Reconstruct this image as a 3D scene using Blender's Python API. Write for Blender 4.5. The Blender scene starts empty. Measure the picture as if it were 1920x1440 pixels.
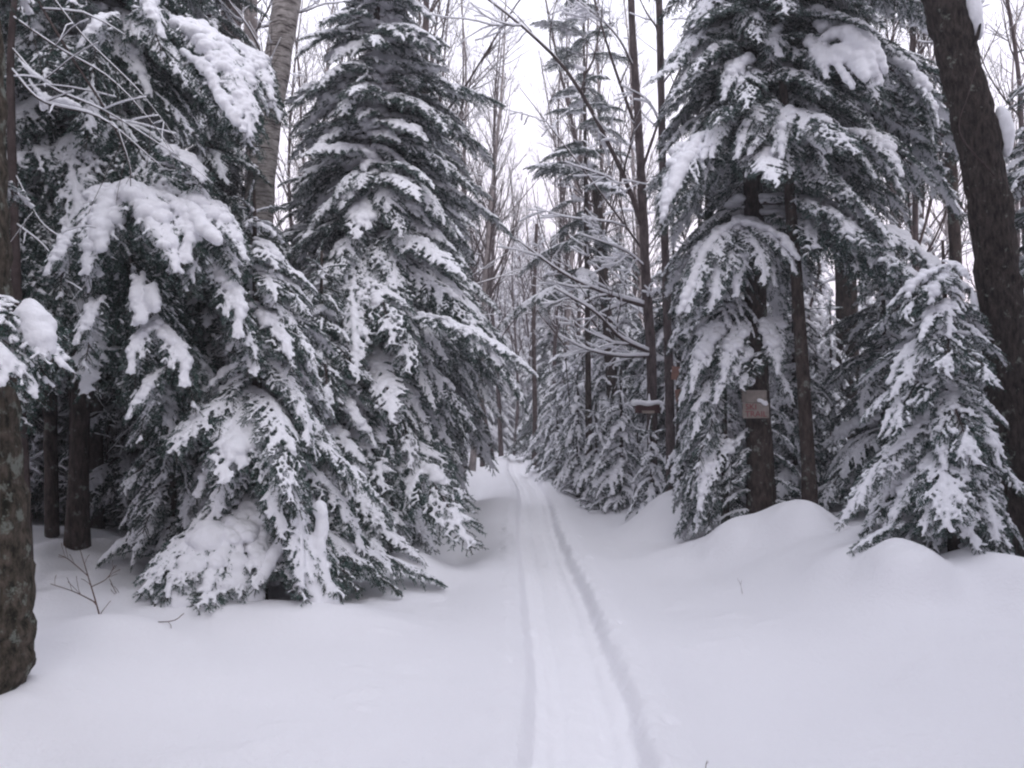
import bpy, math, random
import numpy as np
from mathutils import Matrix, Vector, noise as mnoise

random.seed(11)
rng = np.random.default_rng(11)
R = math.radians
PI = math.pi
scene = bpy.context.scene
COL = scene.collection

# ------------------------------------------------------------------ camera
CAM_Z, FPX, HORIZON = 1.6, 1600.0, 790.0
PITCH = math.atan((HORIZON - 720.0) / FPX)
cam_data = bpy.data.cameras.new("camera")
cam_data.sensor_width = 36.0
cam_data.lens = 36.0 * FPX / 1920.0
cam_data.clip_start = 0.05
cam_data.clip_end = 3000.0
cam = bpy.data.objects.new("camera", cam_data)
COL.objects.link(cam)
cam.location = (0, 0, CAM_Z)
cam.rotation_euler = (PI / 2 + PITCH, 0, 0)
scene.camera = cam

# ------------------------------------------------------------------ sky
SUN_EL, SUN_AZ = R(42), R(162)      # azimuth clockwise from +Y: a weak brightness behind the right shoulder
world = bpy.data.worlds.new("World")
scene.world = world
world.use_nodes = True
wn, wl = world.node_tree.nodes, world.node_tree.links
wn.clear()
wo = wn.new("ShaderNodeOutputWorld")
sky = wn.new("ShaderNodeTexSky")
sky.sky_type = 'NISHITA'
sky.sun_disc = False
sky.sun_elevation = SUN_EL
sky.sun_rotation = SUN_AZ
b1 = wn.new("ShaderNodeBackground")
b1.inputs[1].default_value = 0.10
wl.new(sky.outputs[0], b1.inputs[0])
tc = wn.new("ShaderNodeTexCoord")
sx = wn.new("ShaderNodeSeparateXYZ")
wl.new(tc.outputs["Generated"], sx.inputs[0])
rp = wn.new("ShaderNodeValToRGB")
rp.color_ramp.elements[0].position = 0.0
rp.color_ramp.elements[0].color = (1.0, 0.76, 0.80, 1)
e = rp.color_ramp.elements.new(0.16)
e.color = (0.97, 0.89, 0.98, 1)
rp.color_ramp.elements[-1].position = 0.5
rp.color_ramp.elements[-1].color = (0.885, 0.89, 1.0, 1)
wl.new(sx.outputs[2], rp.inputs[0])
cn = wn.new("ShaderNodeTexNoise")
cn.inputs["Scale"].default_value = 2.2
cn.inputs["Detail"].default_value = 3
wl.new(tc.outputs["Generated"], cn.inputs[0])
cm = wn.new("ShaderNodeMapRange")
cm.inputs[1].default_value = 0.3
cm.inputs[2].default_value = 0.7
cm.inputs[3].default_value = 1.66
cm.inputs[4].default_value = 1.96
wl.new(cn.outputs[0], cm.inputs[0])
b2 = wn.new("ShaderNodeBackground")
wl.new(rp.outputs[0], b2.inputs[0])
wl.new(cm.outputs[0], b2.inputs[1])
mx = wn.new("ShaderNodeMixShader")
mx.inputs[0].default_value = 0.88
wl.new(b1.outputs[0], mx.inputs[1])
wl.new(b2.outputs[0], mx.inputs[2])
wl.new(mx.outputs[0], wo.inputs[0])

sun_d = bpy.data.lights.new("sun", 'SUN')
sun_d.energy = 0.75
sun_d.angle = R(35)
sun_d.color = (1.0, 0.97, 0.96)
sun = bpy.data.objects.new("sun", sun_d)
COL.objects.link(sun)
sd = Vector((math.sin(SUN_AZ) * math.cos(SUN_EL), math.cos(SUN_AZ) * math.cos(SUN_EL), math.sin(SUN_EL)))
sun.rotation_euler = sd.to_track_quat('Z', 'Y').to_euler()
sun.location = (0, 0, 30)

scene.view_settings.view_transform = 'Standard'
scene.view_settings.look = 'None'
scene.view_settings.exposure = 0.0
scene.view_settings.gamma = 1.0
scene.view_settings.use_curve_mapping = False
scene.render.engine = 'CYCLES'
cy = scene.cycles
cy.use_denoising = True
cy.max_bounces = 6
cy.diffuse_bounces = 4
cy.glossy_bounces = 2
cy.filter_width = 2.2
scene.render.use_persistent_data = False


# ------------------------------------------------------------------ pixel helpers (1920 x 1440 photograph)
def W(px, py, d):
    """point of the place seen at photograph pixel (px, py), d metres ahead"""
    cx, cyy = (px - 960.0) / FPX, (720.0 - py) / FPX
    dy = math.cos(PITCH) - cyy * math.sin(PITCH)
    dz = math.sin(PITCH) + cyy * math.cos(PITCH)
    k = d / dy
    return np.array((cx * k, d, CAM_Z + dz * k))


def px_of(p):
    x, y, z = p[0], p[1], p[2] - CAM_Z
    dep = y * math.cos(PITCH) + z * math.sin(PITCH)
    up = -y * math.sin(PITCH) + z * math.cos(PITCH)
    return 960 + FPX * x / dep, 720 - FPX * up / dep


# ------------------------------------------------------------------ numeric noise
_perm = np.random.default_rng(5).random((64, 64))


def vnoise(x, y, s):
    x = np.asarray(x) * s
    y = np.asarray(y) * s
    xi, yi = np.floor(x).astype(int), np.floor(y).astype(int)
    fx, fy = x - xi, y - yi
    fx, fy = fx * fx * (3 - 2 * fx), fy * fy * (3 - 2 * fy)
    g = lambda a, b: _perm[a % 64, b % 64]
    return ((g(xi, yi) * (1 - fx) + g(xi + 1, yi) * fx) * (1 - fy)
            + (g(xi, yi + 1) * (1 - fx) + g(xi + 1, yi + 1) * fx) * fy) - 0.5


def smooth(a, b, v):
    t = np.clip((v - a) / (b - a), 0, 1)
    return t * t * (3 - 2 * t)


MOUNDS = []     # x, y, height, sx, sy, power


def add_mound(px, pytop, d, h, sx_, sy_, p=2.0):
    w = W(px, pytop, d)
    MOUNDS.append((w[0], w[1], h, sx_, sy_, p))


def path_x(y):
    return 0.40 - 0.28 * smooth(14, 34, y) - 0.12 * smooth(5.5, 2.5, y) + 0.05 * np.sin(y * 0.42) * smooth(6, 14, y)


def ground_z(x, y, detail=True):
    x, y = np.asarray(x, float), np.asarray(y, float)
    z = np.zeros(np.broadcast(x, y).shape)
    # banks on both sides of the trail
    z = z + 0.36 * smooth(1.9, 3.3, x) * smooth(3.5, 8.0, y)
    z = z + 0.20 * smooth(-1.7, -3.6, x) * smooth(4.0, 8.0, y)
    z = z + 0.5 * smooth(3.5, 14.0, np.abs(x)) * smooth(6, 14, y)
    # the trail climbs a little and then drops out of sight
    z = z + 0.10 * smooth(9, 15, y) + 0.16 * smooth(20, 34, y) - 1.4 * smooth(36, 62, y)
    # a dip across the trail past ten metres
    z = z - 0.13 * np.exp(-((y - 11.2) / 1.0) ** 2) * smooth(0.3, -0.5, x)
    z = z + 0.05 * np.exp(-((y - 8.9) / 0.9) ** 2) * smooth(0.2, -0.9, x)
    for (mx_, my_, h, s1, s2, p) in MOUNDS:
        q = np.sqrt(((x - mx_) / s1) ** 2 + ((y - my_) / s2) ** 2)
        z = z + h * np.exp(-q ** p)
    away = smooth(0.35, 1.4, np.abs(x - path_x(y)))
    z = z + (0.20 * vnoise(x + 3, y, 0.45) + 0.085 * vnoise(x, y + 9, 1.1)) * (0.25 + 0.75 * away)
    z = z + (0.24 * vnoise(x, y, 1.7) + 0.10 * vnoise(x + 4, y, 3.6)) * smooth(1.9, 3.4, np.abs(x - 0.3)) * 0.9 * smooth(5, 8, y)
    # long soft drifts running across the open snow
    z = z + 0.046 * np.sin((y * 1.9 - x * 0.75) * 1.15 + 5 * vnoise(x, y, 0.35)) * away * smooth(14, 5, y) * (0.5 + vnoise(x, y + 5, 0.6) + 0.3)
    z = z + (0.07 * vnoise(x * .6 + 20, y * 1.2, 1.4) + 0.012 * vnoise(x + 30, y * 1.6, 4.5)) * away
    # old filled-in ruts either side
    px_ = path_x(y)
    wob = 0.12 * vnoise(y * 0 + 4, y, 0.5)
    z = z - 0.10 * np.exp(-((x - px_ + 1.12 + wob) / 0.26) ** 2) * smooth(5.5, 10, y)
    z = z - 0.065 * np.exp(-((x - px_ - 0.98 - wob) / 0.30) ** 2) * smooth(2.5, 5, y)
    z = z + 0.045 * np.exp(-((x - px_ - 0.50 - wob) / 0.18) ** 2)
    z = z + 0.03 * np.exp(-((x - px_ + 0.55 + wob) / 0.25) ** 2)
    if detail:
        # ski track: one sunken trough with two ski beds
        u = x - px_
        half = 0.285
        eL = -half + 0.03 * vnoise(y * 0 + 2, y, 1.6) + 0.018 * vnoise(y * 0 + 8, y, 5)
        eR = half + 0.035 * vnoise(y * 0 + 1, y, 1.8) + 0.045 * vnoise(y * 0 + 5, y, 6.5) + 0.03 * vnoise(y * 0 + 6, y, 15.0)
        tr = smooth(eL - 0.045, eL + 0.06, u) * (1 - smooth(eR - 0.04, eR + 0.05, u))
        z = z - (0.085 + 0.04 * vnoise(y * 0 + 3, y, 0.5)) * tr
        # two ski beds with a broken ridge between them
        for c_ in (-0.125, 0.13):
            z = z - 0.021 * np.exp(-((u - c_ - 0.03 * vnoise(y * 0 + c_ * 40, y, 0.9)) / 0.05) ** 4) * (0.75 + 0.6 * vnoise(y * 0 + 4, y, 1.4))
        z = z + tr * (0.016 * vnoise(x * 1.3 + y * .4, y * 0.8 - x * .5, 8.0) + 0.012 * vnoise(x * .5 + 7, y + x * .4, 4.3) + 0.010 * vnoise(x + y * .3, y * 1.1 - x * .2, 19.0))
        # crumbled, slightly raised rims
        z = z + 0.020 * np.exp(-((u - eR - 0.07) / 0.05) ** 2) * (0.7 + 2.2 * vnoise(x, y, 9.0)) + 0.016 * np.exp(-((u - eL + 0.15) / 0.07) ** 2) * (0.7 + 1.6 * vnoise(x, y, 6.0))
        # pole marks beside the track
        for k_ in range(14):
            yy = 3.1 + k_ * 0.85 + 0.25 * math.sin(k_ * 5.1)
            xx = float(path_x(np.float64(yy))) + (-0.46 if k_ % 2 else 0.50) + 0.05 * math.sin(k_ * 2.7)
            z = z - 0.035 * np.exp(-(((x - xx) / 0.032) ** 2 + ((y - yy) / 0.05) ** 2))
        # lumps shaken down from the trees
        z = z + 0.010 * np.maximum(0, vnoise(x, y, 3.3) + vnoise(x + 9, y, 7.1) - 0.35) * 6 * away
    return z


# mounds of buried stumps and bushes
add_mound(1265, 900, 12.6, 0.52, 0.60, 0.7, 2.6)
add_mound(1195, 925, 15.0, 0.18, 0.6, 0.9, 2.0)
add_mound(1500, 935, 9.6, 0.36, 0.46, 0.6, 3.4)
add_mound(1375, 975, 9.8, 0.22, 0.32, 0.4, 2.6)
add_mound(1330, 965, 10.4, 0.12, 0.8, 0.7, 2.0)
add_mound(1700, 1000, 6.95, 0.32, 0.33, 0.40, 3.0)
add_mound(1590, 985, 7.6, 0.16, 0.3, 0.4, 2.2)
add_mound(1885, 1010, 6.9, 0.34, 0.42, 0.6, 2.2)
add_mound(1600, 950, 8.6, 0.12, 0.9, 0.6, 2.2)
add_mound(560, 1150, 6.9, 0.20, 0.75, 0.55, 2.2)
add_mound(390, 1180, 7.0, 0.12, 0.6, 0.5, 2.0)
add_mound(180, 1190, 6.1, 0.18, 0.55, 0.45, 2.0)
add_mound(-30, 1330, 4.6, 0.20, 0.55, 0.6, 2.0)
add_mound(760, 1090, 8.9, 0.12, 0.6, 0.5, 2.0)
add_mound(150, 1110, 9.5, 0.15, 1.1, 1.2, 2.0)


def gz(x, y):
    return float(ground_z(x, y, False))


# ------------------------------------------------------------------ materials
def new_mat(name):
    m = bpy.data.materials.new(name)
    m.use_nodes = True
    nt = m.node_tree
    b = nt.nodes["Principled BSDF"]
    return m, nt, nt.nodes, nt.links, b


def noise_node(n, l, scale, detail=4, vec=None, rough=0.6, w=None):
    t = n.new("ShaderNodeTexNoise")
    t.inputs["Scale"].default_value = scale
    t.inputs["Detail"].default_value = detail
    t.inputs["Roughness"].default_value = rough
    if vec is not None:
        l.new(vec, t.inputs["Vector"])
    return t


def mixc(n, l, f, a, b):
    m = n.new("ShaderNodeMix")
    m.data_type = 'RGBA'
    for sock, v in ((m.inputs[0], f), (m.inputs[6], a), (m.inputs[7], b)):
        if hasattr(v, "links"):
            l.new(v, sock)
        elif isinstance(v, tuple):
            sock.default_value = (*v, 1)
        else:
            sock.default_value = v
    return m.outputs[2]


def maprange(n, l, v, a, b, c=0.0, d=1.0):
    m = n.new("ShaderNodeMapRange")
    m.inputs[1].default_value, m.inputs[2].default_value = a, b
    m.inputs[3].default_value, m.inputs[4].default_value = c, d
    l.new(v, m.inputs[0])
    return m.outputs[0]


def bump(n, l, b, h, strength, dist):
    bp = n.new("ShaderNodeBump")
    bp.inputs["Strength"].default_value = strength
    bp.inputs["Distance"].default_value = dist
    l.new(h, bp.inputs["Height"])
    l.new(bp.outputs[0], b.inputs["Normal"])


def snow_mat(name, col, s1, s2, strength, dist):
    m, nt, n, l, b = new_mat(name)
    g = n.new("ShaderNodeNewGeometry")
    t = noise_node(n, l, s1, 5, g.outputs["Position"], 0.65)
    t2 = noise_node(n, l, s2, 2, g.outputs["Position"])
    c = mixc(n, l, t2.outputs[0], tuple(v * 0.97 for v in col), col)
    l.new(c, b.inputs["Base Color"])
    b.inputs["Roughness"].default_value = 0.75
    b.inputs["Specular IOR Level"].default_value = 0.25
    bump(n, l, b, t.outputs[0], strength, dist)
    return m


M_GROUND = snow_mat("ground_snow", (0.90, 0.895, 0.93), 30.0, 1.2, 0.6, 0.02)
M_PACKED = snow_mat("packed_track_snow", (0.94, 0.935, 0.965), 30.0, 1.2, 0.6, 0.014)
M_SNOW = snow_mat("bough_snow", (0.88, 0.88, 0.92), 30.0, 3.0, 0.5, 0.02)
M_FARSNOW = snow_mat("far_snow", (0.86, 0.86, 0.89), 9.0, 1.0, 0.3, 0.03)


def needle_mat(name, c1, c2, frost):
    m, nt, n, l, b = new_mat(name)
    g = n.new("ShaderNodeNewGeometry")
    oi = n.new("ShaderNodeObjectInfo")
    t = noise_node(n, l, 7.0, 4, g.outputs["Position"])
    c = mixc(n, l, maprange(n, l, t.outputs[0], 0.35, 0.65), c1, c2)
    c = mixc(n, l, maprange(n, l, oi.outputs["Random"], 0, 1, 0, 0.35), c, tuple(v * 0.55 for v in c2))
    if frost > 0:
        t2 = noise_node(n, l, 34.0, 3, g.outputs["Position"])
        f = maprange(n, l, t2.outputs[0], 0.62 - frost * 0.3, 0.74 - frost * 0.25, 0, 0.85)
        c = mixc(n, l, f, c, (0.72, 0.74, 0.78))
    l.new(c, b.inputs["Base Color"])
    b.inputs["Roughness"].default_value = 0.75
    b.inputs["Specular IOR Level"].default_value = 0.2
    return m


M_NEEDLE = needle_mat("needles", (0.020, 0.050, 0.034), (0.075, 0.130, 0.115), 0.28)
M_NEEDLE_FAR = needle_mat("frosted_needles", (0.032, 0.056, 0.048), (0.085, 0.115, 0.110), 0.42)


def bark_mat(name, dark, light, scale, zs, lichen=None, lich_amt=0.0, bands=None, bdist=0.02):
    m, nt, n, l, b = new_mat(name)
    g = n.new("ShaderNodeTexCoord")
    mp = n.new("ShaderNodeMapping")
    mp.inputs["Scale"].default_value = (1, 1, zs)
    l.new(g.outputs["Object"], mp.inputs[0])
    t = noise_node(n, l, scale, 8, mp.outputs[0], 0.7)
    c = mixc(n, l, maprange(n, l, t.outputs[0], 0.36, 0.66), dark, light)
    if bands:
        mp2 = n.new("ShaderNodeMapping")
        mp2.inputs["Scale"].default_value = (1.2, 1.2, 11)
        l.new(g.outputs["Object"], mp2.inputs[0])
        t3 = noise_node(n, l, 3.0, 6, mp2.outputs[0], 0.7)
        c = mixc(n, l, maprange(n, l, t3.outputs[0], 0.50, 0.62), c, bands)
    if lichen:
        t2 = noise_node(n, l, 9.0, 5, g.outputs["Object"], 0.7)
        f = maprange(n, l, t2.outputs[0], 0.60 - lich_amt, 0.66 - lich_amt * 0.8, 0, 0.8)
        c = mixc(n, l, f, c, lichen)
    l.new(c, b.inputs["Base Color"])
    b.inputs["Roughness"].default_value = 0.9
    b.inputs["Specular IOR Level"].default_value = 0.1
    bump(n, l, b, t.outputs[0], 1.0, bdist)
    return m


M_BARK = bark_mat("conifer_bark", (0.020, 0.015, 0.014), (0.10, 0.078, 0.070), 22, 0.35, (0.20, 0.22, 0.20), 0.02)
M_MAPLE = bark_mat("old_bark", (0.008, 0.007, 0.007), (0.075, 0.060, 0.054), 30, 0.3, (0.20, 0.22, 0.19), -0.01, None, 0.03)
M_LICHEN = bark_mat("lichen_bark", (0.014, 0.015, 0.010), (0.13, 0.105, 0.085), 24, 0.5, (0.22, 0.24, 0.21), 0.05, None, 0.03)
M_BIRCH = bark_mat("birch_bark", (0.22, 0.20, 0.19), (0.52, 0.48, 0.46), 10, 2.5, None, 0, (0.035, 0.026, 0.024), 0.01)
M_PALEBARK = bark_mat("pale_bark", (0.15, 0.13, 0.13), (0.36, 0.32, 0.31), 10, 0.6, None, 0, None, 0.01)
M_GREYBARK = bark_mat("grey_bark", (0.045, 0.035, 0.035), (0.15, 0.12, 0.12), 14, 0.4, None, 0, None, 0.01)
M_TWIG = bark_mat("twig_bark", (0.045, 0.033, 0.032), (0.11, 0.085, 0.082), 14, 0.6, None, 0, None, 0.004)
M_REDTWIG = bark_mat("red_twig", (0.07, 0.035, 0.028), (0.16, 0.09, 0.07), 14, 0.6, None, 0, None, 0.003)


def plain_mat(name, c, rough=0.7, var=0.25, sc=14):
    m, nt, n, l, b = new_mat(name)
    g = n.new("ShaderNodeTexCoord")
    t = noise_node(n, l, sc, 5, g.outputs["Object"])
    l.new(mixc(n, l, maprange(n, l, t.outputs[0], 0.3, 0.7), tuple(v * (1 - var) for v in c), tuple(min(1, v * (1 + var)) for v in c)), b.inputs["Base Color"])
    b.inputs["Roughness"].default_value = rough
    return m


M_BOARD = plain_mat("weathered_board", (0.25, 0.215, 0.195))
M_REDLETTER = plain_mat("faded_red_paint", (0.22, 0.03, 0.035))
M_DARKRED = plain_mat("dark_red_board", (0.05, 0.014, 0.015))
M_CREAM = plain_mat("worn_lettering", (0.30, 0.25, 0.22))
M_SALMON = plain_mat("salmon_board", (0.30, 0.165, 0.13))


# ------------------------------------------------------------------ mesh helpers
def mesh_from(name, V, F, mats, midx=None, smooth_=False):
    """V (n,3), F (m,3) or (m,4)"""
    V = np.ascontiguousarray(V, dtype=np.float32)
    F = np.ascontiguousarray(F, dtype=np.int32)
    k = F.shape[1]
    me = bpy.data.meshes.new(name)
    me.vertices.add(len(V))
    me.vertices.foreach_set("co", V.ravel())
    me.loops.add(F.size)
    me.loops.foreach_set("vertex_index", F.ravel())
    me.polygons.add(len(F))
    me.polygons.foreach_set("loop_start", np.arange(0, F.size, k, dtype=np.int32))
    me.polygons.foreach_set("loop_total", np.full(len(F), k, dtype=np.int32))
    for m in mats:
        me.materials.append(m)
    if midx is not None:
        me.polygons.foreach_set("material_index", np.ascontiguousarray(midx, dtype=np.int32))
    if smooth_:
        me.polygons.foreach_set("use_smooth", np.ones(len(F), dtype=bool))
    me.update(calc_edges=True)
    return me


class TM:
    """collects triangles with material numbers"""
    def __init__(self):
        self.v, self.f, self.m, self.n = [], [], [], 0

    def add(self, v, f, m=0):
        v = np.asarray(v, float)
        f = np.asarray(f, int)
        if len(f) == 0:
            return
        if f.shape[1] == 4:
            f = np.concatenate([f[:, [0, 1, 2]], f[:, [0, 2, 3]]])
        self.v.append(v)
        self.f.append(f + self.n)
        self.m.append(np.full(len(f), m))
        self.n += len(v)

    def arrays(self):
        return np.concatenate(self.v), np.concatenate(self.f), np.concatenate(self.m)

    def mesh(self, name, mats, smooth_=True):
        v, f, m = self.arrays()
        return mesh_from(name, v, f, mats, m, smooth_)


def frames(P):
    P = np.asarray(P, float)
    T = np.gradient(P, axis=0)
    T /= np.linalg.norm(T, axis=1, keepdims=True) + 1e-9
    ref = np.array((0, 0, 1.0)) if abs(T[:, 2]).mean() < 0.8 else np.array((1.0, 0, 0))
    A = np.cross(T, ref)
    A /= np.linalg.norm(A, axis=1, keepdims=True) + 1e-9
    B = np.cross(A, T)
    return T, A, B


def tube(P, rad, k=6, rough=0.0, cap=True, seed=0):
    P = np.asarray(P, float)
    n = len(P)
    rad = np.broadcast_to(np.asarray(rad, float), (n,))
    T, A, B = frames(P)
    th = np.linspace(0, 2 * PI, k, endpoint=False)
    r = rad[:, None] * np.ones(k)[None]
    if rough:
        s = np.arange(n)[:, None] * 0.9
        r = r * (1 + rough * (vnoise(np.cos(th)[None] * 1.5 + seed, s * 0.6 + np.sin(th)[None] * 1.5, 1.0) * 2
                              + 0.6 * vnoise(np.cos(th)[None] * 5 + seed, s * 1.7 + np.sin(th)[None] * 5, 1.0)))
    V = P[:, None] + r[..., None] * (np.cos(th)[None, :, None] * A[:, None] + np.sin(th)[None, :, None] * B[:, None])
    V = V.reshape(-1, 3)
    i = np.arange(n - 1)[:, None] * k
    j = np.arange(k)[None]
    q = np.stack([i + j, i + (j + 1) % k, i + k + (j + 1) % k, i + k + j], -1).reshape(-1, 4)
    f = np.concatenate([q[:, [0, 1, 2]], q[:, [0, 2, 3]]])
    if cap:
        V = np.concatenate([V, P[:1], P[-1:]])
        a, b = n * k, n * k + 1
        jj = np.arange(k)
        f = np.concatenate([f, np.stack([np.full(k, a), (jj + 1) % k, jj], -1),
                            np.stack([np.full(k, b), (n - 1) * k + jj, (n - 1) * k + (jj + 1) % k], -1)])
    return V, f


def spline(pts, n):
    P = np.asarray(pts, float)
    if len(P) < 3:
        return P[0] + (P[-1] - P[0]) * np.linspace(0, 1, n)[:, None]
    Q = np.concatenate([[2 * P[0] - P[1]], P, [2 * P[-1] - P[-2]]])
    out = []
    for u in np.linspace(0, len(P) - 1, n):
        i = min(int(u), len(P) - 2)
        t = u - i
        a, b, c, d = Q[i:i + 4]
        out.append(0.5 * ((2 * b) + (-a + c) * t + (2 * a - 5 * b + 4 * c - d) * t * t + (-a + 3 * b - 3 * c + d) * t ** 3))
    return np.array(out)


_ico = None


def ico():
    global _ico
    if _ico is None:
        import bmesh
        bm = bmesh.new()
        bmesh.ops.create_icosphere(bm, subdivisions=2, radius=1.0)
        v = np.array([x.co[:] for x in bm.verts])
        f = np.array([[x.index for x in q.verts] for q in bm.faces])
        bm.free()
        _ico = (v, f)
    return _ico


def blobs_mesh(name, C, S, voxel, mat, lump=0.0, smooth_it=3, seed=0):
    """union of ellipsoids (centres C, radii S (n,3)) fused into one soft skin"""
    C, S = np.asarray(C, float), np.asarray(S, float)
    v, f = ico()
    V = (v[None] * S[:, None] + C[:, None]).reshape(-1, 3)
    F = (f[None] + (np.arange(len(C)) * len(v))[:, None, None]).reshape(-1, 3)
    me = mesh_from("tmp", V, F, [])
    ob = bpy.data.objects.new("tmp", me)
    COL.objects.link(ob)
    md = ob.modifiers.new("r", 'REMESH')
    md.mode = 'VOXEL'
    md.voxel_size = voxel
    md.use_smooth_shade = True
    if smooth_it:
        sm = ob.modifiers.new("s", 'SMOOTH')
        sm.iterations = smooth_it
        sm.factor = 0.5
    dg = bpy.context.evaluated_depsgraph_get()
    out = bpy.data.meshes.new_from_object(ob.evaluated_get(dg))
    bpy.data.objects.remove(ob)
    bpy.data.meshes.remove(me)
    n = len(out.vertices)
    co = np.empty(n * 3, np.float32)
    out.vertices.foreach_get("co", co)
    co = co.reshape(-1, 3)
    if lump:
        no = np.empty(n * 3, np.float32)
        out.vertices.foreach_get("normal", no)
        no = no.reshape(-1, 3)
        d = vnoise(co[:, 0] + seed, co[:, 1] + co[:, 2] * 0.7, 16) + 0.6 * vnoise(co[:, 1] + seed, co[:, 2] - co[:, 0] * .6, 37)
        co = co + no * (d * lump)[:, None]
        out.vertices.foreach_set("co", np.ascontiguousarray(co, np.float32).ravel())
    out.name = name
    out.materials.clear()
    out.materials.append(mat)
    out.polygons.foreach_set("use_smooth", np.ones(len(out.polygons), dtype=bool))
    out.update()
    return out


# ------------------------------------------------------------------ object helpers
def link(name, me, parent=None):
    o = bpy.data.objects.new(name, me)
    COL.objects.link(o)
    if parent is not None:
        o.parent = parent
    return o


def tag(o, label=None, cat=None, group=None, kind=None):
    for k, v in (("label", label), ("category", cat), ("group", group), ("kind", kind)):
        if v:
            o[k] = v
    return o


def thing(name, label, cat, loc=(0, 0, 0), group=None, rz=0.0):
    o = link(name, None)
    o.location = Vector([float(a) for a in loc])
    o.rotation_euler = (0, 0, rz)
    o.empty_display_size = 0.2
    return tag(o, label, cat, group)


def copy_tree(o, parent=None):
    c = o.copy()
    COL.objects.link(c)
    c.parent = parent
    for ch in KIDS.get(o.name, []):
        copy_tree(ch, c)
    return c


KIDS = {}


def note_kids(root):
    for o in [root] + list(root.children_recursive):
        KIDS[o.name] = list(o.children)


# ------------------------------------------------------------------ boughs
def grow(p0, d0, length, n, g, wig=0.0):
    p, d = np.array(p0, float), np.array(d0, float)
    d /= np.linalg.norm(d)
    out = [p.copy()]
    ds = length / n
    for i in range(n):
        d = d + np.array((0, 0, -g)) * ds + (rng.normal(0, wig, 3) if wig else 0)
        d /= np.linalg.norm(d)
        p = p + d * ds
        out.append(p.copy())
    return np.array(out)


def needles(paths, step, per, ln, wd):
    """thin blades around every twig"""
    PP, TT = [], []
    for P in paths:
        seg = np.diff(P, axis=0)
        sl = np.linalg.norm(seg, axis=1)
        tot = sl.sum()
        k = max(2, int(tot / step))
        cs = np.concatenate([[0], np.cumsum(sl)])
        u = (np.arange(k) + rng.random(k)) / k * tot
        i = np.clip(np.searchsorted(cs, u) - 1, 0, len(sl) - 1)
        t = (u - cs[i]) / (sl[i] + 1e-9)
        PP.append(P[i] + seg[i] * t[:, None])
        TT.append(seg[i] / (sl[i][:, None] + 1e-9))
    P, T = np.repeat(np.concatenate(PP), per, 0), np.repeat(np.concatenate(TT), per, 0)
    n = len(P)
    r = rng.normal(size=(n, 3))
    r[:, 2] = r[:, 2] * 0.7 - 0.25
    r -= (r * T).sum(1, keepdims=True) * T
    r /= np.linalg.norm(r, axis=1, keepdims=True) + 1e-9
    D = T * rng.uniform(0.45, 0.95, (n, 1)) + r * rng.uniform(0.5, 1.0, (n, 1)) + np.array((0, 0, -0.12))
    D /= np.linalg.norm(D, axis=1, keepdims=True)
    side = np.cross(D, rng.normal(size=(n, 3)))
    side /= np.linalg.norm(side, axis=1, keepdims=True) + 1e-9
    L = ln * rng.uniform(0.7, 1.2, (n, 1))
    w = wd * rng.uniform(0.7, 1.2, (n, 1)) * 0.5
    V = np.stack([P - side * w, P + side * w, P + D * L], 1).reshape(-1, 3)
    return V, np.arange(n * 3).reshape(-1, 3)


def bough_paths(L, e0, g, width, spacing=0.05, second=True):
    n = 26
    main = grow((0, 0, 0), (math.cos(e0), 0, math.sin(e0)), L, n, g, 0.018)
    T, A, B = frames(main)
    cs = np.linspace(0, L, n + 1)
    laterals, seconds = [], []
    s = 0.10 * L
    side = 1
    while s < L * 0.985:
        i = min(int(s / L * n), n)
        u = s / L
        ln = width * L * (min(1, u / 0.28) ** 0.8) * (1 - u) ** 0.75 + 0.05
        ln *= random.uniform(0.72, 1.15)
        if random.random() > 0.06:
            ang = R(random.uniform(42, 62)) * (1 - 0.35 * u)
            d = T[i] * math.cos(ang) - A[i] * math.sin(ang) * side + np.array((0, 0, 0.08))
            lp = grow(main[i], d, ln, 8, g * 0.9 + 1.5, 0.04)
            laterals.append((u, lp, ln))
            if second and ln > 0.13:
                T2, A2, B2 = frames(lp)
                q = 0.05
                sd2 = 1
                while q < ln * 0.93:
                    j = min(int(q / ln * 8), 8)
                    l2 = (0.30 * (ln - q) + 0.035) * random.uniform(0.7, 1.2)
                    d2 = T2[j] * 0.75 - A2[j] * 0.66 * sd2
                    seconds.append((q / ln, grow(lp[j], d2, l2, 3, g + 2.0, 0.05), l2))
                    sd2 = -sd2
                    q += random.uniform(0.022, 0.034)
        side = -side
        s += spacing * random.uniform(0.35, 0.65)
    return main, laterals, seconds


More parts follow.
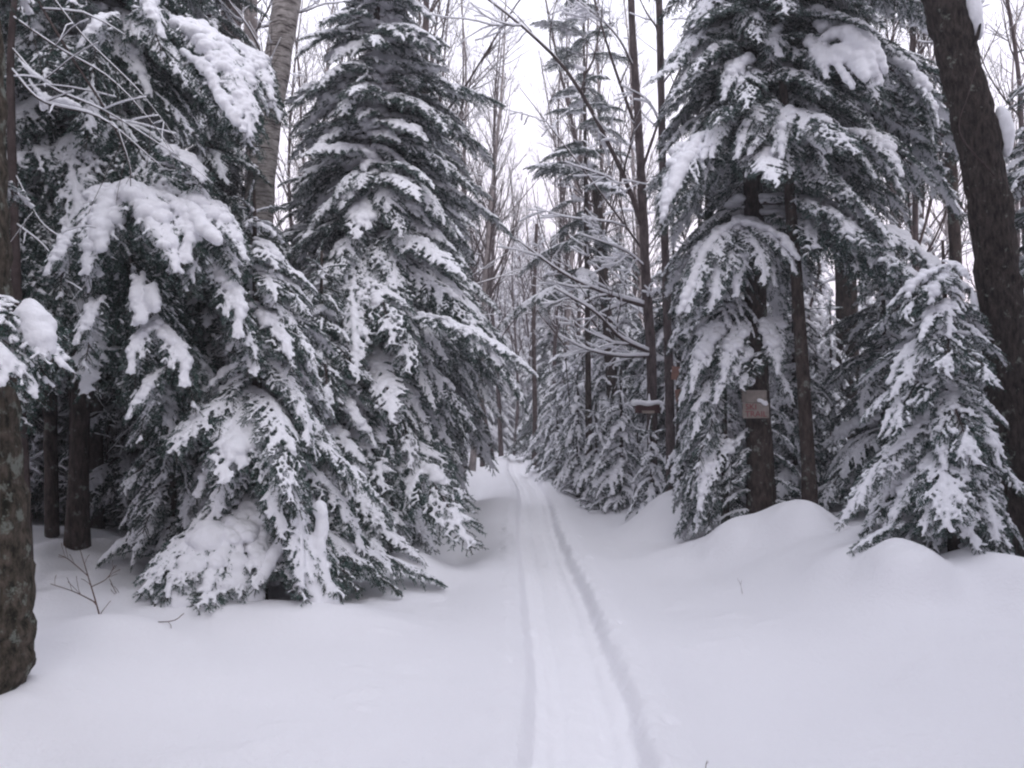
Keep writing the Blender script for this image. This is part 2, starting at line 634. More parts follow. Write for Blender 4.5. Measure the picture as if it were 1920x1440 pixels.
def make_bough(idx, L, e0, g, width, snow, heavy=1.0, seed=0, far=False):
    main, lat, sec = bough_paths(L, e0, g, width, 0.05 if not far else 0.14, not far)
    tm = TM()
    tm.add(*tube(main, np.linspace(0.009 * L ** 0.7 + 0.004, 0.0025, len(main)), 5, cap=False), 0)
    for (u, p, l) in lat:
        tm.add(*tube(p[::2], np.linspace(0.0045, 0.0015, len(p[::2])), 3, cap=False), 0)
    allp = [main[3:]] + [p for _, p, _ in lat] + [p for _, p, _ in sec]
    if not far:
        tm.add(*needles(allp, 0.0085, 2, 0.023, 0.0068), 1)
    else:
        tm.add(*needles(allp, 0.024, 1, 0.062, 0.026), 1)
    # snow: cushions along the spine, fingers along the side sprays, a few wide pillows
    C, S = [], []
    k = max(6, int(L / 0.014))
    ph = random.uniform(0, 50)
    cl = int(snow)            # 0 sparse, 1 fingers, 2 pillows
    big = 0.75 + 0.25 * min(L, 1.6)
    for i in range(k):
        u = i / k
        nz = float(vnoise(u * L + ph, 3.3, 5.0)) + 0.5
        if nz < (0.52, 0.22, 0.10)[cl] or u > 0.95:
            continue
        q = main[min(int(u * 26), 25)] + (main[min(int(u * 26) + 1, 26)] - main[min(int(u * 26), 25)]) * (u * 26 % 1)
        r = (0.012 + (0.010, 0.018, 0.024)[cl] * nz) * heavy * (1.05 - 0.4 * u) * big
        C.append(q + np.array((0, random.uniform(-.35, .35) * r, 0.5 * r)))
        S.append((r * 1.1, r * 1.1, r * 0.85))
    for (u, p, l) in lat:
        nz = float(vnoise(u * L + ph + 3, 9.1 + 0.3 * l, 6.0)) + 0.5
        if nz < (0.46, 0.24, 0.20)[cl]:
            continue
        end = random.uniform(0.35, 0.88) * (0.75, 1.0, 1.05)[cl]
        r0 = random.uniform(0.0095, 0.017) * heavy * (0.65 + 0.35 * min(1, l / 0.25)) * (0.7 + 0.6 * nz) * (0.9, 1.0, 1.3)[cl]
        kk = max(3, int(l * end / 0.009))
        for i in range(kk):
            t = i / kk * end * 8
            j = min(int(t), 7)
            q = p[j] + (p[j + 1] - p[j]) * (t - j)
            r = r0 * (1 - 0.45 * (i / kk) ** 2) * random.uniform(0.8, 1.25)
            C.append(q + np.array((0, 0, 0.45 * r)))
            S.append((r * 1.15, r * 1.15, r * 0.85))
    for _, p, l in sec:
        if l > 0.05 and random.random() < (0.34, 0.62, 0.46)[cl]:
            for t in (0.1, 0.4, 0.7):
                r = 0.0088 * heavy * random.uniform(0.8, 1.25)
                C.append(p[min(int(t * 3), 3)] + np.array((0, 0, 0.5 * r)))
                S.append((r * 1.3, r * 1.3, r * 0.8))
    npil = (0, int(1.4 * L), int(2 + 6 * L))[cl] if not far else int(3 * L)
    for _ in range(npil):
        u = random.uniform(0.10, 0.80)
        c = main[int(u * 26)]
        r = random.uniform(0.035, 0.07) * heavy * (0.6 + 0.4 * min(L, 1.5)) * (1.15 - 0.5 * u)
        off = random.uniform(-0.45, 0.45) * width * L * (1 - u)
        ax = (main[int(u * 26) + 1] - main[int(u * 26)]) * 26 / L
        for s_ in range(5):
            C.append(c + ax * random.uniform(-1.3, 1.3) * r + np.array((0, off + random.uniform(-.5, .5) * r, 0.25 * r - abs(off) * 0.35)))
            rr = r * random.uniform(0.6, 1.0)
            S.append((rr * 1.1, rr * 0.9, rr * 0.75))
    tip = main[-1]
    return dict(L=L, e0=e0, g=g, chord=float(np.linalg.norm(tip)), elev=math.atan2(tip[2], math.hypot(tip[0], tip[1])),
                tm=tm, C=np.array(C), S=np.array(S), seed=seed)


BOUGHS = []
specs = []
for L_ in (0.42, 0.78, 1.25, 1.9):
    for (e0, ge) in ((18, -0.55), (2, -0.95), (-18, -1.35)):
        for v in range(3):
            specs.append((L_, R(e0), -ge / L_ * (1.0, 1.3, 1.15)[v], random.uniform(0.34, 0.46), v, (1.0, 1.0, 1.35)[v]))
        specs.append((L_, R(e0 + 6), -ge / L_ * 1.2, random.uniform(0.28, 0.36), 1, 1.15))
for i, (L_, e0, g_, w_, sn, hv) in enumerate(specs):
    b = make_bough(i, L_, e0, g_, w_, sn, hv, i)
    b["mesh"] = b["tm"].mesh("bough_mesh", [M_TWIG, M_NEEDLE], False)
    b["snow"] = blobs_mesh("bough_snow_mesh", b["C"], b["S"], 0.0085 if L_ < 1 else 0.0098, M_SNOW, 0.011, 1, i)
    b["heavy"] = int(sn)
    del b["tm"]
    BOUGHS.append(b)
print("BOUGH tris", sum(len(b["mesh"].polygons) for b in BOUGHS), "snow quads", sum(len(b["snow"].polygons) for b in BOUGHS))

NB = 0


def place_bough(parent, base, root, tip, heavy=None, roll=0.0, snow=True, zs=1.0):
    """hang the best fitting bough between two points (world); base is the parent's location"""
    global NB
    root, tip = np.asarray(root, float), np.asarray(tip, float)
    d = tip - root
    ln = float(np.linalg.norm(d))
    el = math.atan2(d[2], math.hypot(d[0], d[1]))
    best, bs = None, 1e9
    for b in BOUGHS:
        if heavy is not None and b["heavy"] != int(heavy):
            continue
        sc = abs(math.log(ln / b["chord"])) * 1.0 + abs(el - b["elev"]) * 1.3 + random.uniform(0, 0.22)
        if sc < bs:
            best, bs = b, sc
    b = best
    s = ln / b["chord"]
    az = math.atan2(d[1], d[0])
    dp = el - b["elev"]
    M = (Matrix.Rotation(az, 4, 'Z') @ Matrix.Rotation(-dp, 4, 'Y') @ Matrix.Rotation(roll, 4, 'X')
         @ Matrix.Diagonal((s, s * random.choice((-1, 1)) * random.uniform(0.85, 1.15), s * zs, 1)))
    M.translation = Vector(root - base)
    o = link("bough", b["mesh"], parent)
    o.matrix_local = M
    if snow:
        q = link("snow_load", b["snow"], o)
        if b["heavy"] < 2:
            q["kind"] = "stuff"
    NB += 1
    return o


def trunk_mesh(pts, r0, r1, n, k, mat, flare=0.35, rough=0.12, seed=0, fl_len=0.35):
    P = spline(pts, n)
    s = np.linspace(0, 1, n)
    H = np.linalg.norm(np.diff(P, axis=0), axis=1).sum()
    rad = r0 + (r1 - r0) * s
    rad = rad * (1 + flare * np.exp(-s * H / fl_len))
    tm = TM()
    tm.add(*tube(P, rad, k, rough, seed=seed))
    return tm.mesh("trunk_mesh", [mat]), P, rad


AVOID = []   # (px0, py0, px1, py1, dmax) windows of the view that hero boughs leave open


def zz_n(z):
    return z * 1.15


def conifer(name, label, cat, px, d, ytop, rmax, zlow, r0, density=1.0, heavy=0.6, bark=None, lean=(0, 0), top_r=0.05,
            azs=None, asym=None, shape=0.85, droop=(0.15, 0.85), group=None, avoid=(), base=None, droptop=False, seed=0):
    """px: where its trunk meets the ground; ytop: pixel row of its tip; zlow: height over the ground of its lowest boughs"""
    st = random.getstate()
    random.seed(1000 + seed)
    w = W(px, 790, d)
    bx, by = w[0], d
    bz = gz(bx, by) if base is None else base
    H = W(px, ytop, d)[2] - bz
    t = thing(name, label, cat, (bx, by, bz - 0.05), group)
    B = np.array((bx, by, bz - 0.05))
    pts = [(0, 0, 0), (lean[0] * .3, lean[1] * .3, H * .35), (lean[0] * .65, lean[1] * .65, H * .7), (lean[0], lean[1], H + 0.05)]
    me, P, rad = trunk_mesh(pts, r0, 0.012, 40, 14, bark or M_BARK, 0.3, 0.10, seed)
    link("trunk", me, t)
    z = zlow
    az = random.uniform(0, 6)
    while z < H - 0.05:
        u = (z - zlow) / (H - zlow)
        rr = rmax * (1 - u) ** shape + top_r
        nb = max(3, int((5 + rr * 2.0) * density))
        for k in range(nb):
            az += 2.39996 + random.uniform(-.6, .6)
            a = az % (2 * PI)
            L = rr * (random.uniform(0.5, 1.0) if random.random() < .45 else random.uniform(0.9, 1.22))
            if asym:
                L *= asym(a)
            L *= 0.74 + 0.60 * (float(vnoise(math.cos(a) * 1.3 + seed * 3.1, math.sin(a) * 1.3 + zz_n(z), 1.0)) + .5)
            if L < 0.12:
                continue
            dd = droop[0] + (droop[1] - droop[0]) * (1 - u) + random.uniform(-.25, .3)
            zz = z + random.uniform(-.2, .2) * min(1, rr)
            f = min(0.999, max(0, (zz + 0.05) / (H + 0.1)))
            c = P[int(f * 39)]
            el = -math.atan(dd)
            root = B + np.array((c[0], c[1], zz))
            tip = root + L * np.array((math.cos(a) * math.cos(el), math.sin(a) * math.cos(el), math.sin(el) * 1.15))
            g = gz(tip[0], tip[1])
            if tip[2] < g + 0.04:
                tip[2] = g + 0.04
                if root[2] - g < 0.25:
                    tip = root + (tip - root) * 0.7
            bad = False
            for (x0, y0, x1, y1) in avoid:
                for q in (tip, root * .5 + tip * .5, root * .25 + tip * .75, root * .1 + tip * .9 - np.array((0, 0, .05))):
                    if q[1] > by + (0.1 if avoid[0][0] > 1290 else 1.2):
                        continue
                    X, Y = px_of(q)
                    if x0 < X < x1 and y0 < Y < y1:
                        bad = True
            if bad:
                continue
            q_ = random.random()
            place_bough(t, B, root, tip, 2 if q_ < heavy * 0.35 and np.linalg.norm(tip - root) < 1.35 else (1 if q_ < 0.25 + heavy * 0.75 else 0), random.uniform(-.3, .3))
        z += (0.16 + 0.05 * rr) * random.uniform(0.8, 1.25) / density ** 0.5
    # leader
    if not droptop:
        topw = B + np.array((P[-1][0], P[-1][1], H))
        place_bough(t, B, topw - np.array((0.03, 0, .28)), topw + np.array((0.02, 0, .16)), False, 0)
        for a in (0.5, 2.4, 4.4):
            place_bough(t, B, topw - np.array((0, 0, .16)), topw + .3 * np.array((math.cos(a), math.sin(a), -.3)), True, 0)
    random.setstate(st)
    return t, B


def snow_patch(parent, base, centres, radii, voxel=0.02, name="snow_patch", lump=0.01):
    me = blobs_mesh("snow_patch_mesh", np.array(centres) - base, radii, voxel, M_SNOW, lump, 3, len(centres))
    return link(name, me, parent)


def pads(parent, B, strands, voxel=0.014, lump=0.012, jit=.012, seed=0, flat=.85):
    """thick soft snow lying along lines given as (picture points with depth, radius)"""
    random.seed(seed)
    c, s = [], []
    for pp, r in strands:
        P = spline([W(*v) for v in pp], 44)
        for i, q in enumerate(P):
            c.append(q + rng.normal(0, jit * .8, 3))
            f = (1 + .5 * float(vnoise(i * .13 + seed, r * 90, 1.0))) * random.uniform(.88, 1.08) * r * (1 - .5 * abs(i / 21.5 - 1) ** 3)
            s.append((f, f, f * flat))
    me = blobs_mesh("snow_pad_mesh", np.array(c) - B, s, voxel, M_SNOW, lump, 2, seed)
    return link("snow_load", me, parent)


# ================================================================== GROUND
def axis(parts):
    out = []
    for a, b, s in parts:
        out.append(np.arange(a, b, s))
    return np.concatenate(out)


gx = np.concatenate([-np.geomspace(320, 12, 20)[:-1], np.arange(-12, -4, 0.12), np.arange(-4, -0.6, 0.05),
                     np.arange(-0.6, 1.4, 0.016), np.arange(1.4, 5.2, 0.05), np.arange(5.2, 12, 0.12), np.geomspace(12, 320, 20)])
gy = np.concatenate([-np.geomspace(80, 3, 14), np.arange(-2.8, 2.6, 0.2), np.arange(2.6, 7, 0.026), np.arange(7, 14, 0.045),
                     np.arange(14, 42, 0.13), np.geomspace(42, 420, 30)])
X, Y = np.meshgrid(gx, gy)
Z = ground_z(X, Y)
far = smooth(60, 200, np.hypot(X, Y))
Z = Z * (1 - far) - 0.8 * far
nx, ny = len(gx), len(gy)
V = np.stack([X, Y, Z], -1).reshape(-1, 3)
ii = (np.arange(ny - 1)[:, None] * nx + np.arange(nx - 1)[None]).reshape(-1)
F = np.stack([ii, ii + 1, ii + nx + 1, ii + nx], -1)
uu = np.abs(X - path_x(Y))[:-1, :-1] < 0.262
packed = (uu & (Y[:-1, :-1] > 0) & (Y[:-1, :-1] < 40)).reshape(-1).astype(int)
ground = link("snow_ground", mesh_from("ground_mesh", V, F, [M_GROUND, M_PACKED], packed, True))
tag(ground, kind='structure')

# ================================================================== HERO CONIFERS
SIGN_AV = (1385, 690, 1462, 985)

# F: near spruce left of the trail
conifer("spruce_tree", "nearest bushy spruce left of the ski track, boughs bent down to the snow", "tree",
        490, 7.6, 350, 1.85, 0.35, 0.07, 1.2, 0.75, shape=0.80, droop=(0.45, 1.10), seed=1,
        asym=lambda a: 0.82 + 0.2 * math.cos(a + 0.5), lean=(-.12, .1))
# E: tall spruce behind it
E_, EB = conifer("spruce_tree", "tall spruce behind the nearest one, its dark trunk showing near the top", "tree",
        690, 10.8, -260, 2.0, 0.95, 0.13, 1.4, 1.05, shape=0.62, droop=(0.10, 0.85), seed=2,
        asym=lambda a: 0.92 + 0.16 * math.cos(a + .4), lean=(.1, 0), avoid=[(800, 900, 1120, 1150), (850, 830, 1120, 1100)])
conifer("spruce_tree", "broad spruce whose long boughs reach over the trail's left side at its narrowest", "tree",
        785, 15.2, 170, 2.35, 1.6, 0.12, 1.35, 1.05, shape=0.62, droop=(0.35, 0.85), seed=17,
        asym=lambda a: 0.95 + 0.1 * math.cos(a), avoid=[(862, 855, 1120, 1020), (925, 790, 1120, 1020)])
# D: big conifer filling the upper left
D, DB = conifer("spruce_tree", "large dark spruce at upper left with thick snow pads on its outer boughs", "tree",
        150, 8.6, -900, 2.15, 2.5, 0.10, 1.15, 0.15, shape=0.45, droop=(0.45, 1.05), seed=3,
        asym=lambda a: 0.88 + 0.18 * math.cos(a + .5), avoid=[(25, 765, 262, 1210)])
conifer("spruce_tree", "slim young spruce in the shade between the near left trunk and the nearest bushy spruce", "tree",
        325, 8.3, 560, 0.65, 0.35, 0.05, 1.0, 0.4, shape=0.8, droop=(0.4, 1.0), seed=4)
conifer("spruce_tree", "spruce between the tall spruce and the birch trunks, snow-covered to its tip", "tree",
        585, 12.5, 210, 1.7, 0.6, 0.09, 1.0, 0.7, shape=0.8, droop=(0.3, 0.9), seed=5)
conifer("spruce_tree", "dark spruce standing deep in the shade behind the large upper left one", "tree",
        20, 10.5, -300, 2.0, 2.0, 0.12, 1.0, 0.1, shape=0.4, droop=(0.4, 0.9), seed=18, avoid=[(25, 765, 262, 1210)])
conifer("spruce_tree", "shaded spruce between the large dark one and the birches", "tree",
        380, 11.5, -200, 1.6, 1.2, 0.12, 1.0, 0.2, shape=0.6, droop=(0.4, 0.9), seed=19)
conifer("spruce_tree", "snowy spruce filling the gap between the nearest and the tall spruce", "tree",
        600, 9.3, 470, 1.35, 0.3, 0.06, 1.15, 0.8, shape=0.7, droop=(0.45, 1.05), seed=27, asym=lambda a: 0.9 + 0.15 * math.cos(a))
conifer("spruce_tree", "spruce tucked behind the tall spruce's right side, draping toward the trail", "tree",
        745, 12.4, 330, 1.5, 0.8, 0.07, 1.1, 0.6, shape=0.7, droop=(0.4, 1.0), seed=28, avoid=[(820, 880, 1120, 1100), (870, 800, 1120, 1100)])
conifer("spruce_tree", "dark ragged spruce low in the left understorey behind the thin trunks", "tree",
        130, 11.8, 420, 1.3, 0.2, 0.05, 1.0, 0.0, shape=0.5, droop=(0.2, 0.8), seed=40)
conifer("spruce_tree", "dark ragged spruce right beside the left-edge trunk, deep in shade", "tree",
        35, 12.6, 380, 1.4, 0.2, 0.05, 1.0, 0.0, shape=0.5, droop=(0.2, 0.8), seed=41)
conifer("spruce_tree", "shaded spruce behind the slim young one in the left understorey", "tree",
        245, 11.0, 480, 1.2, 0.2, 0.05, 1.0, 0.1, shape=0.5, droop=(0.3, 0.9), seed=42)
conifer("spruce_tree", "snowy spruce wedged between the upper left spruce and the nearest bushy one", "tree",
        410, 8.6, 430, 1.1, 0.3, 0.06, 1.1, 0.9, shape=0.6, droop=(0.4, 1.0), seed=43)
# G: tall tree with the sign
G, GB = conifer("fir_tree", "tall snow-laden fir right of the trail carrying the square red-lettered board", "tree",
                1425, 11.0, -750, 2.7, 4.1, 0.175, 1.25, 0.75, shape=0.28, droop=(0.25, 0.65), seed=6, lean=(-0.15, 0.1),
                asym=lambda a: 0.70 + 0.26 * math.cos(a + .2), avoid=[(1310, 395, 1545, 1000), SIGN_AV])
# H: young fir in front left of it
H_, HB = conifer("fir_tree", "young fir with a broad snow cap left of the square board", "tree",
        1358, 11.0, 440, 0.92, 0.45, 0.05, 1.25, 0.85, shape=0.30, droop=(0.65, 1.3), seed=7, avoid=[(1350, 640, 1520, 1000)])
conifer("fir_tree", "dark young fir behind the slim black trunk right of the square board", "tree",
        1490, 12.6, 520, 1.0, 0.15, 0.06, 1.1, 0.3, shape=0.6, droop=(0.4, 0.9), seed=8)
# J: fir at the big right trunk
conifer("fir_tree", "small fir leaning over the snow bank in front of the big right trunk", "tree",
        1785, 7.8, 455, 1.18, 0.35, 0.05, 1.3, 1.0, shape=0.40, droop=(0.5, 1.15), seed=9, lean=(-0.10, -.1),
        asym=lambda a: 0.86 - 0.20 * math.cos(a + .3), droptop=True)
conifer("fir_tree", "fir standing behind the small fir of the right snow bank", "tree",
        1660, 11.8, 430, 1.3, 0.3, 0.08, 1.0, 0.35, shape=0.7, droop=(0.35, 0.9), seed=10)
conifer("fir_tree", "fir half cut off by the right edge behind the big trunk", "tree",
        1985, 9.5, 60, 1.3, 0.5, 0.1, 1.0, 0.65, shape=0.6, droop=(0.4, 0.9), seed=11)
# M: open conifer against the sky
conifer("fir_tree", "thin open fir standing against the sky right above the trail", "tree",
        1105, 17.0, -80, 1.35, 4.4, 0.075, 0.42, 0.3, shape=0.42, droop=(-0.15, 0.55), seed=12, lean=(-0.1, 0))
# saplings and young firs right of the trail
conifer("fir_sapling", "knee-high snow-smothered fir sapling under the dark red sign", "sapling",
        1195, 15.0, 810, 0.55, 0.05, 0.02, 1.2, 0.95, shape=0.8, droop=(0.5, 1.2), seed=13, droptop=True)
conifer("fir_sapling", "snowy fir sapling at the right edge of the trail where it narrows", "sapling",
        1090, 19.5, 760, 0.95, 0.05, 0.03, 1.1, 0.9, shape=0.7, droop=(0.5, 1.1), seed=14)
conifer("fir_sapling", "fir sapling between the dark red sign and the trail", "sapling",
        1148, 16.8, 735, 0.75, 0.05, 0.03, 1.1, 0.9, shape=0.7, droop=(0.5, 1.1), seed=15)
conifer("fir_sapling", "small fir sapling tucked against the left foot of the board tree", "sapling",
        1295, 12.6, 690, 0.6, 0.05, 0.03, 1.1, 0.6, shape=0.7, droop=(0.5, 1.1), seed=16, avoid=[SIGN_AV])
conifer("fir_tree", "young snowy fir behind the dark red sign and the bare limbed hardwood", "tree",
        1175, 18.5, 520, 1.35, 0.2, 0.06, 1.1, 0.7, shape=0.7, droop=(0.4, 1.0), seed=20)
conifer("fir_tree", "young snowy fir nearest the trail's far right corner", "tree",
        1062, 24.0, 610, 1.35, 0.1, 0.06, 1.0, 0.8, shape=0.7, droop=(0.4, 1.0), seed=23)
conifer("fir_tree", "bushy fir filling the gap between the two slim hardwoods and the young snow-capped fir", "tree",
        1265, 16.0, 400, 1.4, 0.3, 0.07, 1.0, 0.5, shape=0.7, droop=(0.4, 1.0), seed=24)
conifer("fir_tree", "mid-height fir with drooping boughs behind the bent saplings", "tree",
        1125, 22.0, 470, 1.5, 0.3, 0.09, 1.0, 0.5, shape=0.7, droop=(0.4, 0.9), seed=25)
conifer("fir_tree", "fir closing the view just right of the trail's vanishing point", "tree",
        1035, 31.0, 450, 1.9, 0.2, 0.1, 0.9, 0.6, shape=0.7, droop=(0.4, 0.9), seed=26)


for i_, (px_i, d_i, yt_i, r_i, lab_i) in enumerate((
        (1042, 28.0, 690, 1.1, "low snow-smothered fir at the trail's far right corner"),
        (1078, 23.0, 650, 1.1, "snow-smothered young fir second in the row along the trail's right edge"),
        (1112, 20.5, 640, 0.95, "pale snow-smothered fir below the bent saplings"),
        (1135, 18.2, 610, 0.95, "pale snow-smothered fir left of the dark red sign"),
        (1205, 17.0, 640, 0.8, "snow-smothered fir right behind the dark red sign"),
        (1238, 16.0, 560, 0.85, "narrow snow-smothered fir between the limbed and the slim hardwood"),
        (1165, 19.6, 430, 1.2, "tall narrow snow-smothered fir behind the limbs of the bare hardwood"),
        (1310, 14.5, 560, 0.8, "snow-smothered fir in the gap right of the marker boards"),
        (1062, 33.0, 560, 1.6, "broad pale fir far along the trail's right side"),
        (1560, 14.5, 560, 0.9, "snow-smothered fir right of the slim black trunk"),
        (1700, 13.0, 520, 1.0, "snow-smothered fir left of the massive trunk, deep behind the bank"),
        (1850, 10.5, 610, 0.8, "snow-smothered fir close behind the massive trunk"),
        (1118, 15.6, 755, 0.62, "waist-high snow-smothered fir leaning at the trail's right edge, before the open fir's trunk"),
        (1165, 14.7, 690, 0.62, "bushy snow-smothered fir left of the limbed hardwood's foot"),
        (1083, 17.6, 700, 0.75, "snow-smothered young fir hiding the open fir's foot"),
        (1222, 13.6, 790, 0.5, "knee-high snow-smothered fir against the limbed hardwood's foot"),
        (1045, 21.0, 770, 0.7, "little snow-smothered fir nearest the trail in the far right row"))):
    conifer("fir_tree", lab_i, "tree", px_i, d_i, yt_i, r_i, 0.12, 0.045, 1.0 if d_i < 20 else .8, 1.25, shape=0.7, droop=(0.55, 1.25), seed=70 + i_)


def hb(t, B, a, b_, cl=2, roll=0.0):
    place_bough(t, B, W(*a), W(*b_), cl, roll)


random.seed(61)
# thick pads on the dark spruce
for a, b_ in (((385, 60, 7.6), (470, 262, 6.9)), ((350, 40, 7.8), (398, 160, 7.3)), ((235, 345, 7.4), (168, 520, 6.7)), ((250, 350, 7.3), (325, 515, 6.6)),
              ((355, 370, 7.4), (455, 490, 6.9)), ((345, 375, 7.3), (365, 500, 6.7)), ((268, 515, 7.1), (262, 615, 6.8)), ((290, 600, 7.1), (235, 705, 6.7)),
              ((300, 610, 7.1), (360, 730, 6.8)), ((318, 690, 7.1), (245, 790, 6.7)), ((300, 285, 7.5), (385, 345, 7.0)), ((220, 30, 7.3), (158, 90, 6.9)),
              ((262, -10, 7.3), (292, 70, 6.9)), ((410, 500, 7.3), (460, 640, 6.9)), ((150, 430, 7.0), (95, 520, 6.6)), ((195, 560, 7.0), (150, 650, 6.6)),
              ((445, 90, 9.4), (505, 190, 8.8))):
    hb(D, DB, a, b_)
    hb(D, DB, (a[0] - 10, a[1] + 25, a[2] + .12), (b_[0] + 12, b_[1] + 45, b_[2] + .15), 0)
# the tall fir's pillows
for a, b_ in (((1545, 45, 10.3), (1655, 165, 9.4)), ((1530, 70, 10.2), (1545, 150, 9.6)), ((1345, 245, 10.5), (1240, 400, 9.7)), ((1365, 225, 10.5), (1330, 300, 9.8)),
              ((1450, 200, 10.4), (1385, 300, 9.7)), ((1465, 205, 10.3), (1470, 300, 9.6)), ((1475, 210, 10.4), (1560, 290, 9.7)), ((1600, 245, 10.4), (1695, 335, 9.8)),
              ((1400, 110, 10.5), (1360, 190, 9.9)), ((1440, 55, 10.5), (1450, 110, 9.9)), ((1660, 100, 10.6), (1755, 240, 10.2))):
    hb(G, GB, a, b_)
    hb(G, GB, (a[0], a[1] + 25, a[2] + .12), (b_[0], b_[1] + 45, b_[2] + .15), 0)
pads(G, GB, [([(1540, 75, 9.9), (1575, 60, 9.7), (1610, 80, 9.5), (1640, 140, 9.35)], .10), ([(1560, 90, 9.7), (1600, 110, 9.5), (1625, 150, 9.3)], .085), ([(1570, 60, 9.7), (1625, 75, 9.5), (1662, 135, 9.4)], .07),
             ([(1535, 85, 9.8), (1545, 130, 9.65)], .07), ([(1550, 95, 9.7), (1580, 135, 9.5), (1600, 165, 9.4)], .05)], .016, .012, .014, 3)
pads(G, GB, [([(1320, 250, 10.2), (1290, 290, 9.9), (1262, 350, 9.7), (1240, 410, 9.6)], .075), ([(1335, 240, 10.1), (1318, 300, 9.8)], .055)], .016, .012, .014, 4)
pads(G, GB, [([(1455, 205, 10.2), (1430, 250, 9.9), (1400, 290, 9.7)], .055), ([(1465, 205, 10.2), (1500, 235, 9.9), (1545, 285, 9.6)], .06),
             ([(1460, 210, 10.1), (1462, 260, 9.8), (1450, 290, 9.7)], .06)], .016, .012, .014, 5)
pads(E_, EB, [([(735, 595, 10.0), (790, 590, 9.8), (850, 605, 9.6), (905, 640, 9.5), (960, 665, 9.4), (1005, 700, 9.3)], .038)], .012, .012, .012, 6)
hb(E_, EB, (735, 600, 10.0), (1010, 712, 9.3), 1)
hb(E_, EB, (800, 600, 9.8), (990, 760, 9.4), 1)
pads(D, DB, [([(215, 360, 7.1), (195, 400, 6.9), (185, 470, 6.75)], .085), ([(250, 375, 7.0), (280, 410, 6.8), (312, 480, 6.65)], .075), ([(355, 385, 7.0), (385, 430, 6.8), (410, 450, 6.7)], .07),
             ([(262, 530, 6.9), (258, 565, 6.85), (268, 605, 6.75)], .06), ([(285, 535, 6.9), (290, 580, 6.8)], .05), ([(345, 95, 7.2), (395, 140, 7.0), (420, 190, 6.9), (460, 245, 6.8)], .06)], .015, .014, .018, 7)
for a, b_ in (((1380, 425, 10.7), (1280, 600, 10.0)), ((1385, 425, 10.7), (1500, 520, 10.1)), ((1385, 425, 10.7), (1440, 540, 10.1)), ((1380, 440, 10.7), (1340, 590, 10.0))):
    hb(H_, HB, a, b_, 1)
# snow cap of the young fir
pads(H_, HB, [([(1378, 415, 10.5), (1330, 455, 10.3), (1300, 520, 10.1), (1275, 585, 10.0)], .07), ([(1380, 413, 10.5), (1430, 425, 10.4), (1470, 448, 10.2), (1497, 485, 10.1)], .06),
              ([(1378, 425, 10.7), (1380, 480, 10.5), (1385, 530, 10.3)], .055), ([(1350, 445, 10.7), (1345, 500, 10.5)], .045)], .014, .012, .012, 8)
for a, b_ in (((1380, 418, 10.9), (1285, 560, 10.3)), ((1385, 415, 10.9), (1500, 490, 10.4)), ((1382, 420, 10.9), (1385, 560, 10.2)), ((1380, 420, 11), (1335, 520, 10.2)),
              ((1395, 425, 11), (1450, 540, 10.4)), ((1350, 600, 11), (1300, 740, 10.5)), ((1390, 600, 11), (1360, 720, 10.4)), ((1440, 590, 11), (1455, 705, 10.6))):
    hb(H_, HB, a, b_)

print("NB", NB)
# A: left edge trunk
t = thing("old_tree", "thick lichen-spotted trunk cut off by the left edge, with boughs overhead", "tree", W(-28, 1340, 4.6))
A0 = np.array(t.location)
A0[2] = gz(A0[0], A0[1]) - 0.25
t.location = Vector(A0)
pa = [W(-95, 1400, 4.6), W(-40, 1290, 4.6), W(-20, 1200, 4.6), W(-22, 1000, 4.6), W(-44, 700, 4.62), W(-50, 350, 4.65), W(-60, -60, 4.7), W(-66, -600, 4.8)]
me, P, rad = trunk_mesh([p - A0 for p in pa], 0.235, 0.15, 120, 56, M_LICHEN, 0.12, 0.10, 3, 0.4)
link("trunk", me, t)
for (x0, y0, x1, y1, dd) in ((-40, 560, 20, 740, -.6), (-40, 330, 60, 400, .3), (-60, -120, 60, 40, .5)):
    place_bough(t, A0, W(x0, y0, 4.6 + dd * .2), W(x1, y1, 4.6 + dd), 1, random.uniform(-.2, .2))
place_bough(t, A0, W(-20, 560, 4.5), W(115, 700, 4.2), 1)
place_bough(t, A0, W(-20, 600, 4.5), W(100, 730, 4.3), 0)
place_bough(t, A0, W(-20, 610, 4.4), W(60, 750, 4.1), 2)
pads(t, A0, [([(50, 575, 4.3), (72, 610, 4.25), (80, 665, 4.2)], .075), ([(40, 590, 4.3), (55, 640, 4.25)], .06), ([(-10, 640, 4.3), (10, 670, 4.25), (28, 690, 4.2)], .05)], .011, .01, .01, 9)

# C: big right trunk
C0 = W(1905, 1010, 8.2)
C0[2] = gz(C0[0], C0[1]) - 0.15
t = thing("maple_tree", "massive dark leaning trunk at right with snow stuck to its upper side", "tree", C0)
pc = [C0, W(1902, 800, 8.2), W(1880, 600, 8.2), W(1854, 380, 8.2), W(1815, 180, 8.25), W(1768, 0, 8.3), W(1722, -160, 8.4), W(1600, -500, 8.7)]
me, P, rad = trunk_mesh([p - C0 for p in pc], 0.215, 0.17, 130, 48, M_MAPLE, 0.22, 0.11, 7, 0.4)
link("trunk", me, t)


def side_snow(t, B, pts, r):
    c, s = [], []
    P = spline(pts, 26)
    for i, q in enumerate(P):
        u = abs(i / 25 * 2 - 1)
        rr = r * (1 - 0.75 * u * u) * random.uniform(0.85, 1.1)
        c.append(q)
        s.append((rr * 0.75, rr, rr * 1.5))
    snow_patch(t, B, c, s, 0.018)


